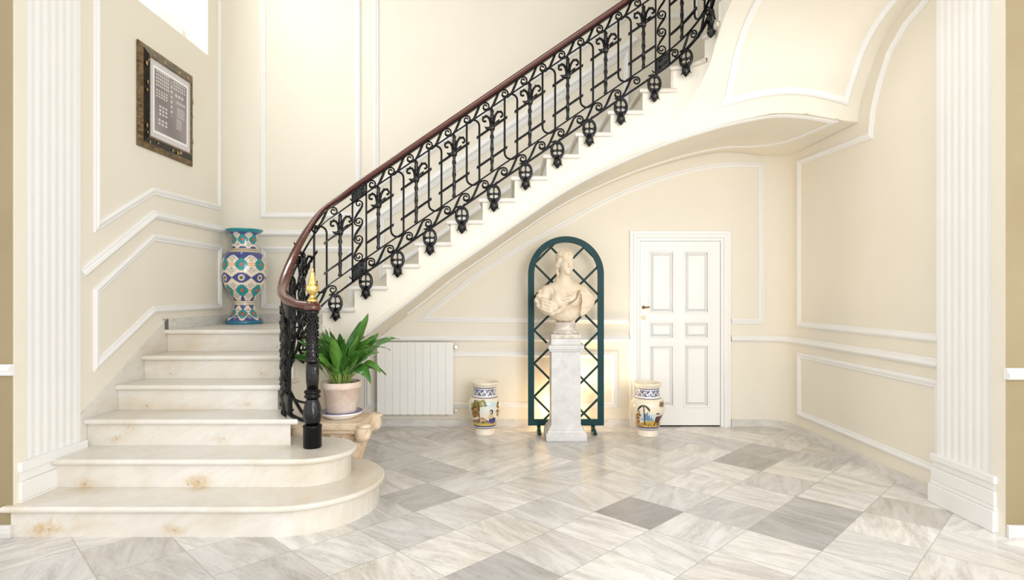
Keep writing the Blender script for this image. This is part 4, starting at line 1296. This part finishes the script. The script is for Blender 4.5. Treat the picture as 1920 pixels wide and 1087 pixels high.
# ------------------------------------------------------------------ painted jars and vase
def profile_curve(P, n):
    P = np.array(P); t = np.concatenate([[0], np.cumsum(np.hypot(*np.diff(P, axis=0).T))])
    out = []
    for s in np.linspace(0, t[-1], n):
        i = int(np.clip(np.searchsorted(t, s) - 1, 0, len(P) - 2)); h = t[i + 1] - t[i]; q = (s - t[i]) / h
        def m(k): return (P[min(k + 1, len(P) - 1)] - P[max(k - 1, 0)]) / (t[min(k + 1, len(P) - 1)] - t[max(k - 1, 0)])
        out.append((2 * q ** 3 - 3 * q * q + 1) * P[i] + (q ** 3 - 2 * q * q + q) * h * m(i) + (3 * q * q - 2 * q ** 3) * P[i + 1] + (q ** 3 - q * q) * h * m(i + 1))
    return np.array(out)
def pot_body(name, P, fn, m, parent, nr=260, na=360, inner=None):
    pr = profile_curve(P, nr); na_ = na
    th = np.linspace(0, 2 * pi, na, endpoint=False)
    Rr, T = np.meshgrid(pr[:, 0], th, indexing='ij'); Zz = np.repeat(pr[:, 1][:, None], na, 1)
    vs = np.stack([Rr * np.sin(T), -Rr * np.cos(T), Zz], -1).reshape(-1, 3)          # theta = 0 faces the camera, grows to the right
    fs = [(i * na + j, i * na + (j + 1) % na, (i + 1) * na + (j + 1) % na, (i + 1) * na + j) for i in range(nr - 1) for j in range(na)]
    b = MB(); b.add(vs.tolist(), fs, True)
    o = b.build(name, m, parent)
    Tt = (T + pi) % (2 * pi) - pi
    paint(o, fn(Tt, Zz, Rr)); return o
def C(r, g, b_): return np.array(lin((r, g, b_)))

# tall vase on the landing
vz = 6 * RISE + .001; VX, VY_ = -2.568, 5.69
s = 192.8
tv = empty('tall_vase', (VX, VY_, vz))
tag(tv, 'tall baluster vase with turquoise rosettes on cream and blue, standing on the corner landing', 'vase')
def zz(v): return (606 - v) / s
P = [(0, 0), (.165, 0), (.170, zz(603)), (.158, zz(597)), (.118, zz(586)), (.092, zz(574)), (.090, zz(567)), (.092, zz(563)), (.120, zz(555)), (.165, zz(540)), (.196, zz(520)), (.203, zz(503)), (.190, zz(486)), (.155, zz(474)), (.122, zz(470)), (.116, zz(466)),
     (.112, zz(458)), (.118, zz(446)), (.142, zz(437)), (.168, zz(432.5)), (.166, zz(430.5)), (.150, zz(431.5)), (.115, zz(437)), (.100, zz(450)), (.098, zz(470)), (.10, zz(500)), (0, zz(510))]
def vase_paint(T, Z, Rr):
    V = 606 - Z * s
    cream, blue, turq, dk, org = C(238, 226, 205), C(62, 74, 140), C(24, 158, 160), C(12, 112, 128), C(232, 148, 92)
    col = np.zeros((*T.shape, 3)); col[:] = cream
    N = 7; ph = 16 * pi / 180
    U = ((T - ph) / (2 * pi / N) + .5) % 1 - .5                   # 0 at a rosette
    X = U * 2 * pi / N * np.minimum(Rr, .21) * s                   # px from the rosette centre
    Uh = (U + 1) % 1 - .5; Xh = Uh * 2 * pi / N * np.minimum(Rr, .21) * s
    wv = 2 * pi / N * np.minimum(Rr, .21) * s
    # neck
    nb = (V < 470)
    col[(V > 462) & (V <= 470) & (np.abs(U) > 0) & (V > 470 - 9 * np.cos(U * pi))] = blue
    col[(V < 445) & (np.abs(Xh) < 30) & (V < 440 + 3 * np.cos(U * 2 * pi))] = blue
    # cream rings
    # scalloped blue shoulders
    a = (V > 474) & (V < 484 + 4.5 * np.cos(U * 2 * pi)); col[a] = blue
    a = (V > 515 - 9.5 * np.cos(U * 2 * pi) ** 1) & (V < 527 + 0 * U) & False; col[a] = blue
    d = np.abs(V - 521) < 9.0 * np.clip(np.cos(U * pi), 0, 1) ** 1.1 + .6 ; d &= (V > 505) & (V < 537); col[d] = blue
    d = ((X) ** 2 + (V - 521) ** 2) < 30; col[d] = cream
    d = ((X) ** 2 + (V - 521) ** 2) < 11; col[d] = C(96, 104, 74)
    a = (V > 564 - 10 * np.clip(np.cos(U * 2 * pi), -.35, 1)) & (V < 566); col[a] = blue
    # foot
    a = (V > 572) & (V < 580) & (np.abs(Uh) < .5); col[(V > 570.5) & (V < 575 + 4 * np.cos(U * 2 * pi))] = blue
    a = (V > 594 + 5 * np.cos(U * 2 * pi)) & (V < 600); col[a] = blue
    # palmette ribs between the rosettes
    for (v0, hgt) in ((497, 17), (544, 15), (450, 14), (587, 10)):
        for kx in (-.28, 0, .28):
            d = (np.abs(Xh - kx * (V - v0)) < .7) & (np.abs(V - v0) > 5) & (np.abs(V - v0) < hgt - 3); col[d] = C(176, 168, 168)
        d = np.abs((np.abs(Xh) + 1.15 * np.abs(V - v0)) - hgt * 1.06) < .8; d &= np.abs(V - v0) < hgt; col[d] = C(150, 150, 176)
    # orange links, rosettes
    for (v0, r, foot) in ((497, 9.4, 0), (544, 9.0, 0), (450, 7.6, 0), (587, 6.8, 0)):
        d = (np.abs(V - v0) < 2.4) & (np.abs(Xh) < 13); col[d] = org
        d = (np.abs(V - v0) < 1.2) & (np.abs(Xh) < 8); col[d] = C(245, 214, 182)
        rr = np.sqrt(X ** 2 + (V - v0) ** 2); an = np.arctan2(V - v0, X)
        R2 = r * (1 + .07 * np.cos(4 * an))
        col[rr < R2 + 1.0] = dk
        d = rr < R2; sh = (.5 + .5 * np.cos(an * 8))[..., None]; tq = turq * (.72 + .28 * sh) + C(90, 200, 190) * .12 * sh
        col[d] = tq[d]
        d = (np.abs(rr - r * .55) < .7); col[d] = dk
        col[rr < 2.9] = C(196, 92, 50)
    for v0 in (470.5, 567.2):
        d = np.abs(V - v0) < 4.2; col[d] = C(236, 226, 206)
        for e in (-3.6, -.4, 3.4): col[np.abs(V - v0 - e) < .75] = C(128, 112, 84)
    a = V > 600; col[a] = C(14, 120, 146)
    a = (V < 437); col[a] = C(18, 138, 150)
    a = Rr < .1; col[a & (V < 520)] = C(120, 130, 140)
    return col
pot_body('body', P, vase_paint, M['majolica'], tv)

def jar(name, x, y, label, fn):
    j = empty(name, (x, y, 0)); tag(j, label, 'jar')
    z = lambda v: (817 - v) / 196.5
    P = [(0, .0), (.094, 0), (.098, .006), (.096, z(806)), (.104, z(803)), (.110, z(798)), (.126, z(788)), (.148, z(775)), (.160, z(763)), (.158, z(755)), (.142, z(749)), (.118, z(745)), (.110, z(740)), (.109, z(730)), (.118, z(725)), (.131, z(722)), (.134, z(719.5)), (.130, z(718)),
         (.120, z(719)), (.104, z(726)), (.100, z(742)), (.12, z(765)), (.09, z(800)), (0, z(803))]
    def f(T, Z, Rr):
        V = 817 - Z * 196.5
        col = np.zeros((*T.shape, 3)); col[:] = C(238, 229, 208)
        fn(col, T, V, T * np.minimum(Rr, .17) * 196.5)
        blu = C(46, 56, 128)
        ln = C(84, 84, 120)
        neck = (V > 728) & (V < 745)
        u = T * 6.2
        Xn = T * .112 * 196.5
        col[neck] = C(232, 230, 226)
        for k in range(26):
            x0 = -69 + k * 5.4; up = 1 if k % 2 else -1
            cc = (blu, C(92, 110, 170), ln, C(60, 66, 96))[k % 4]
            col[neck & ell_m(Xn, V, x0, 736.5 + up * 2.6, 4.2, 1.5, up * .75)] = cc
            col[neck & ell_m(Xn, V, x0 + 2, 736.5 - up * 4.2, 2.4, 1.1, -up * .5)] = C(92, 110, 170)
            q = np.sqrt((Xn - x0) ** 2 + (V - 736.5) ** 2); col[neck & (np.abs(q - 5.2) < .42) & (np.sin(np.arctan2(V - 736.5, Xn - x0) * 1.0 + k) > -.2)] = ln
        for v0, hh in ((728.3, .9), (746, .6)): col[np.abs(V - v0) < hh] = blu
        col[(V > 798.5) & (V < 801)] = blu; col[np.abs(V - 803.2) < .7] = blu
        col[(V > 804.5)] = C(240, 232, 214)
        return col
    pot_body('body', P, f, M['majolica'], j)
    return j
def ell_m(X, V, cx, cy, rx, ry, rot=0.0):
    x, y = X - cx, V - cy
    x, y = x * cos(rot) + y * sin(rot), -x * sin(rot) + y * cos(rot)
    return (x / rx) ** 2 + (y / ry) ** 2 < 1
NZr = np.random.RandomState(4)
def blot(col, X, V, cx, cy, rx, ry, n, cols, rmin, rmax):
    for k in range(n):
        a, r = NZr.rand() * 2 * pi, sqrt(NZr.rand())
        q = rmin + (rmax - rmin) * NZr.rand()
        col[ell_m(X, V, cx + rx * r * cos(a), cy + ry * r * sin(a), q * 1.2, q)] = cols[NZr.randint(len(cols))]
OCH = [C(150, 104, 52), C(120, 76, 36), C(176, 132, 66), C(96, 92, 48), C(190, 150, 84)]
OLV = [C(146, 140, 84), C(120, 118, 62), C(176, 170, 110)]
def scene_left(col, T, V, X):
    sky = (V > 750) & (V < 776) & (np.abs(X) < 26); col[sky] = C(226, 230, 222)
    col[ell_m(X, V, 10, 757, 16, 5)] = C(206, 220, 222)
    blot(col, X, V, -18, 768, 9, 16, 70, OCH, 1.5, 3.4)
    blot(col, X, V, -7, 755, 13, 5, 44, OLV, 1.2, 2.6)
    blot(col, X, V, 29, 768, 3, 14, 26, OCH, 1.2, 2.4)
    for y0, y1, x0 in ((752, 792, -9.5),): col[(np.abs(X - x0 - .06 * (V - 770)) < .8) & (V > y0) & (V < y1)] = C(78, 58, 42)
    g = (V > 790 - 2 * np.sin(X * .2)) & (V < 798); col[g] = C(178, 166, 84)
    g = (V > 794) & (V < 798); col[g] = C(206, 184, 90)
    blot(col, X, V, -6, 789, 18, 3, 40, [C(150, 120, 90), C(120, 110, 70), C(180, 150, 100), C(140, 100, 80)], 1.0, 2.4)
    blot(col, X, V, -3, 785, 6, 3, 16, [C(210, 180, 150), C(160, 110, 90)], 1, 2)
    col[ell_m(X, V, 16.5, 788, 8, 6.4)] = C(58, 58, 130); col[ell_m(X, V, 14, 791, 5, 3)] = C(88, 88, 160)
    col[ell_m(X, V, 13.5, 779, 4.6, 6)] = C(214, 196, 150); col[ell_m(X, V, 9.5, 782, 3.5, 2)] = C(224, 190, 150)
    col[ell_m(X, V, 14, 771, 3.4, 4.8)] = C(64, 46, 36); col[ell_m(X, V, 13, 771.6, 1.9, 2.6)] = C(232, 200, 168)
    for q in range(4): col[(np.abs(X - 16 - (q - 1.5) * 2.4) < .4) & (V > 783) & (V < 794)] = C(40, 40, 96)
def scene_right(col, T, V, X):
    sky = (V > 772) & (V < 786) & (np.abs(X) < 24); col[sky] = C(206, 216, 220)
    col[ell_m(X, V, -6, 783, 12, 3)] = C(150, 176, 196)
    for x0, w_, y0 in ((-10, 1.6, 771), (-7.4, 1.2, 769), (-4.5, 1.8, 775), (0, 1.4, 777)):
        col[(np.abs(X - x0) < w_) & (V > y0) & (V < 785)] = C(110, 146, 180)
    g = (V > 788 - 3 * np.sin((X + 14) * .1)) & (V < 798.5) & (np.abs(X) < 60); col[g] = C(200, 166, 82)
    blot(col, X, V, 0, 794, 28, 3, 40, [C(176, 136, 56), C(214, 180, 96), C(150, 130, 70)], 1, 2.4)
    blot(col, X, V, -25, 780, 4, 12, 30, OCH, 1.2, 2.6)
    blot(col, X, V, 24, 755, 7, 5, 36, [C(120, 92, 60), C(96, 74, 48), C(160, 130, 90)], 1, 2.2)
    px = -14.5 + .12 * (V - 760)
    col[(np.abs(X - px) < 1.1) & (V > 757) & (V < 793)] = C(64, 58, 44)
    for a in np.linspace(-.3, pi + .3, 11):
        for t in np.linspace(0, 1, 26):
            x = -14.8 + 11.5 * t * cos(a); y = 757.5 - 6.5 * t * sin(a) + 7.5 * t * t
            col[ell_m(X, V, x, y, .95, .8)] = C(62, 62, 46)
    dk = C(70, 42, 36)
    col[ell_m(X, V, 14, 783, 6.5, 7.5)] = dk; col[ell_m(X, V, 20, 780, 7, 3, -.7)] = C(86, 56, 44); col[ell_m(X, V, 13, 774.5, 3, 2.6)] = C(226, 196, 166)
    col[ell_m(X, V, 13, 771.8, 4.2, 1.4)] = C(52, 36, 34)
    for x0, dx in ((8.5, -.12), (12.5, .08), (16, -.1)): col[(np.abs(X - x0 - dx * (V - 786)) < .9) & (V > 784) & (V < 795)] = dk
jar('ceramic_jar', at_y(909, 0, 5.66).x, 5.66, 'glazed jar painted with a seated woman in blue, on the floor beside the radiator', scene_left)
jar('ceramic_jar', at_y(1213.5, 0, 5.62).x, 5.60, 'glazed jar painted with a palm tree and dark figure, on the floor before the door', scene_right)

# ------------------------------------------------------------------ carved capital, saucer, potted aspidistra
CXc, CYc, CZ = -1.285, 4.385, .425
def make_capital():
    S = SDF((-.33, -.28, -.01), (.33, .28, CZ + .01), .0075)
    r = .12 + .09 * np.clip((S.Z - .02) / .36, 0, 1) ** 2
    S.d = np.maximum(np.sqrt(S.X ** 2 + (S.Y * 1.15) ** 2) - r, np.abs(S.Z - .19) - .19)
    S.uni(S.box((0, 0, .022), (.19, .17, .022), .01), .01)
    S.uni(S.box((0, 0, .395), (.235, .20, .028), .012), .006)
    S.uni(S.box((0, 0, .355), (.215, .185, .016), .008), .01)
    for sx in (-1, 1):
        for sy in (-1, 1):
            c = np.array((sx * .235, sy * .185))
            S.uni(S.ell((c[0], c[1], .345), (.056, .056, .066)), .012)
            S.uni(S.ell((c[0] * 1.06, c[1] * 1.06, .40), (.050, .046, .020)), .01)
            S.chain([(sx * .12, sy * .10, .06), (sx * .15, sy * .12, .18), (sx * .205, sy * .16, .30)], [.032, .030, .026], .02)
            S.sub(S.ell((c[0] * 1.2, c[1] * 1.2, .345), (.024, .024, .026)), .01)
    for k in range(14):
        a = 2 * pi * k / 14
        S.chain([(.125 * cos(a), .110 * sin(a), .03), (.140 * cos(a), .122 * sin(a), .14), (.175 * cos(a), .150 * sin(a), .20)], [.020, .021, .022], .012)
        a += pi / 14
        S.chain([(.135 * cos(a), .117 * sin(a), .16), (.160 * cos(a), .138 * sin(a), .25), (.195 * cos(a), .168 * sin(a), .30)], [.018, .019, .020], .012)
    S.d += .003 * np.sin(S.X * 60) * np.sin(S.Y * 66) * np.sin(S.Z * 58)
    return S
cap = make_capital().build('stone_capital', M['capital'], None, (CXc, CYc, 0))
tag(cap, 'carved tan stone capital with scrolled corners on the floor behind the lowest steps', 'capital')
b = MB(); b.lathe([(0, 0), (.105, 0), (.11, .006), (.150, .030), (.158, .046), (.154, .049), (.140, .034), (.105, .016), (0, .015)], 48)
sau = b.build('saucer', M['enamel'], None, (CXc + .03, CYc, CZ)); tag(sau, 'white glazed saucer with a blue rim under the terracotta pot', 'saucer')
b = MB(); b.lathe([(.1415, .0385), (.1545, .0415), (.1575, .0465), (.156, .0495), (.1515, .0495)], 48)
ring = MB(); ring.lathe([(.1400, .0255), (.1506, .0300), (.1560, .0380), (.1515, .0310)], 48)
b.build('rim_stripe', M['blueglaze'], sau)['label'] = 'blue painted rim'
plant = empty('potted_plant', (CXc + .03, CYc, CZ + .0175))
tag(plant, 'broad-leaved green plant in a limewashed terracotta pot on the stone capital', 'plant')
b = MB(); b.lathe([(0, 0), (.104, 0), (.108, .01), (.131, .200), (.140, .203), (.143, .214), (.143, .246), (.138, .252), (.130, .250), (.128, .225), (0, .22)], 48)
b.build('pot', M['terracotta'], plant)
b = MB(); b.lathe([(0, .235), (.06, .236), (.128, .230), (.126, .222), (0, .222)], 32); b.build('soil', M['soil'], plant)
def leaf(az, lean, length, width, droop, stem=.38, twist=0.0, base=None):
    # a stalk that rises and bends over, then a lance-shaped folded blade
    n = 22; pts = []; d = Vector((cos(az), sin(az), 0)); p = Vector(base or (.06 * cos(az) * random.random(), .06 * sin(az) * random.random(), .228))
    ang = lean
    for k in range(n + 1):
        t = k / n; pts.append(p.copy())
        a = lean + droop * max(0, t - .25) ** 1.4
        p = p + (d * sin(a) + Vector((0, 0, 1)) * cos(a)) * (length / n)
    side = Vector((-d.y, d.x, 0))
    k0 = int(n * stem); rings = []; uvs = []
    mb = MB()
    vs, fs, uv = [], [], []
    for k in range(k0, n + 1):
        t = (k - k0) / (n - k0)
        w = width * (sin(pi * min(1, t ** .75)) ** .9 if 0 < t < 1 else 0) * (1 - .25 * t) + (.002 if t < 1 else .0005)
        tg = (pts[min(k + 1, n)] - pts[max(k - 1, 0)]).normalized()
        a = twist * (.4 + t)
        s_ = side * cos(a) + tg.cross(side) * sin(a)
        nm = s_.cross(tg)
        for j, q in enumerate((-1, -.55, 0, .55, 1)):
            wob = .004 * sin(t * 17 + j) * abs(q)
            vs.append(pts[k] + s_ * w * q + nm * (abs(q) * w * -.34 + wob)); uv.append((q * .5 + .5, t))
    m = n - k0 + 1
    for i in range(m - 1):
        for j in range(4): fs.append((i * 5 + j, i * 5 + j + 1, (i + 1) * 5 + j + 1, (i + 1) * 5 + j))
    me = bpy.data.meshes.new('leaf'); me.from_pydata([q[:] for q in vs], [], fs); me.materials.append(M['leaf'])
    me.polygons.foreach_set('use_smooth', [True] * len(fs))
    l = me.uv_layers.new(name='UVMap'); l.data.foreach_set('uv', [c for poly in fs for i in poly for c in uv[i]])
    o = bpy.data.objects.new('leaf', me); COL.objects.link(o); o.parent = plant
    sb = MB(); sb.tube(pts[:k0 + 2], [.0055 - .002 * i / k0 for i in range(k0 + 2)], 5); sb.build('stalk', M['stalk'], o)
random.seed(12)
for k in range(58):
    az = 2 * pi * k / 58 * 9 + random.uniform(-.3, .3)
    lean = random.uniform(.06, .62); ln = random.uniform(.26, .43)
    if sin(az) > .3: ln *= 1.05
    if abs(lean) < .22: ln *= 1.08
    leaf(az, lean, ln, random.uniform(.034, .047), random.uniform(.4, 2.0), random.uniform(.20, .36), random.choice((-1, 1)) * random.uniform(.1, 1.2))
# the leaves that stand out in the photograph: two tall ones, long ones to the right, one to the left
leaf(-.35, .33, .57, .050, .1, .42, 1.35); leaf(-.1, .25, .50, .050, .2, .40, -1.3); leaf(.1, .48, .46, .05, .5, .4, 1.2)
leaf(-.15, .55, .60, .036, 1.9, .4, .3); leaf(-.45, .62, .57, .034, 2.1, .4, -.2); leaf(.25, .6, .5, .04, 1.2, .4, .5)
leaf(-.55, .75, .44, .038, 2.9, .38, .4); leaf(-.7, .85, .42, .046, 3.4, .34, .9); leaf(-.2, .9, .40, .034, 2.4, .4, -.8); leaf(pi + .1, .7, .40, .044, 1.6, .35, 1.1); leaf(pi + .9, .6, .40, .046, 1.4, .35, -.9); leaf(pi - .25, .62, .50, .032, 1.6, .45, .2); leaf(pi + .4, .45, .44, .04, 1.0, .4, -.4)
leaf(-1.2, .3, .42, .04, 1.2, .36, .5); leaf(-1.9, .35, .40, .038, 1.3, .36, -.5); leaf(2.4, .3, .46, .036, .5, .4, 1.0)
# ------------------------------------------------------------------ camera and light
cam = bpy.data.cameras.new('camera'); co = bpy.data.objects.new('camera', cam); COL.objects.link(co); SC.camera = co
co.location = (0, 0, CH); co.rotation_euler = (pi / 2, 0, 0)
cam.sensor_fit = 'HORIZONTAL'; cam.sensor_width = 36; cam.lens = F / 1920 * 36
cam.shift_x = (960 - CX) / 1920; cam.shift_y = (HZ - 543.5) / 1920
cam.clip_start = .05

w = bpy.data.worlds.new('daylight'); SC.world = w; w.use_nodes = True
bg = w.node_tree.nodes['Background']; bg.inputs[0].default_value = (1.0, .995, .985, 1); bg.inputs[1].default_value = 1.5

def area(name, loc, target, sx, sy, power, col):
    l = bpy.data.lights.new(name, 'AREA'); l.shape = 'RECTANGLE'; l.size = sx; l.size_y = sy; l.energy = power; l.color = col
    o = bpy.data.objects.new(name, l); COL.objects.link(o); o.location = loc
    o.rotation_euler = (Vector(target) - Vector(loc)).to_track_quat('-Z', 'Y').to_euler(); return o
area('stair_window_daylight', (XL - .45, 4.8, 4.5), (1.5, 4.6, 1.2), 1.2, 1.6, 60, (.96, .98, 1))
area('added_front_fill', (2.4, -1.8, 2.2), (-1.4, 5.2, 1.5), 3.0, 2.6, 185, (1, .99, .975))  # unseen fill light added behind the camera to brighten steps and left wall
def point(name, loc, power, col, r=.04):
    l = bpy.data.lights.new(name, 'POINT'); l.energy = power; l.color = col; l.shadow_soft_size = r
    o = bpy.data.objects.new(name, l); COL.objects.link(o); o.location = loc; return o
point('lamp_behind_pedestal', (PX - .03, 5.86, .20), 7, (1, .66, .34), .05)
l = bpy.data.lights.new('uplight_behind_pedestal', 'SPOT'); l.energy = 48; l.color = (1, .72, .38); l.spot_size = radians(110); l.spot_blend = 1.0; l.shadow_soft_size = .08
o = bpy.data.objects.new('uplight_behind_pedestal', l); COL.objects.link(o); o.location = (PX + .12, 5.80, .25)
o.rotation_euler = (Vector((2.1, 5.5, 2.6)) - o.location).to_track_quat('-Z', 'Y').to_euler()

v = SC.view_settings; v.view_transform = 'Standard'; v.look = 'None'; v.exposure = 0.10; v.gamma = 1.0; v.use_curve_mapping = False
SC.cycles.max_bounces = 8; SC.cycles.diffuse_bounces = 5; SC.cycles.use_denoising = True
SC.cycles.caustics_reflective = False; SC.cycles.caustics_refractive = False
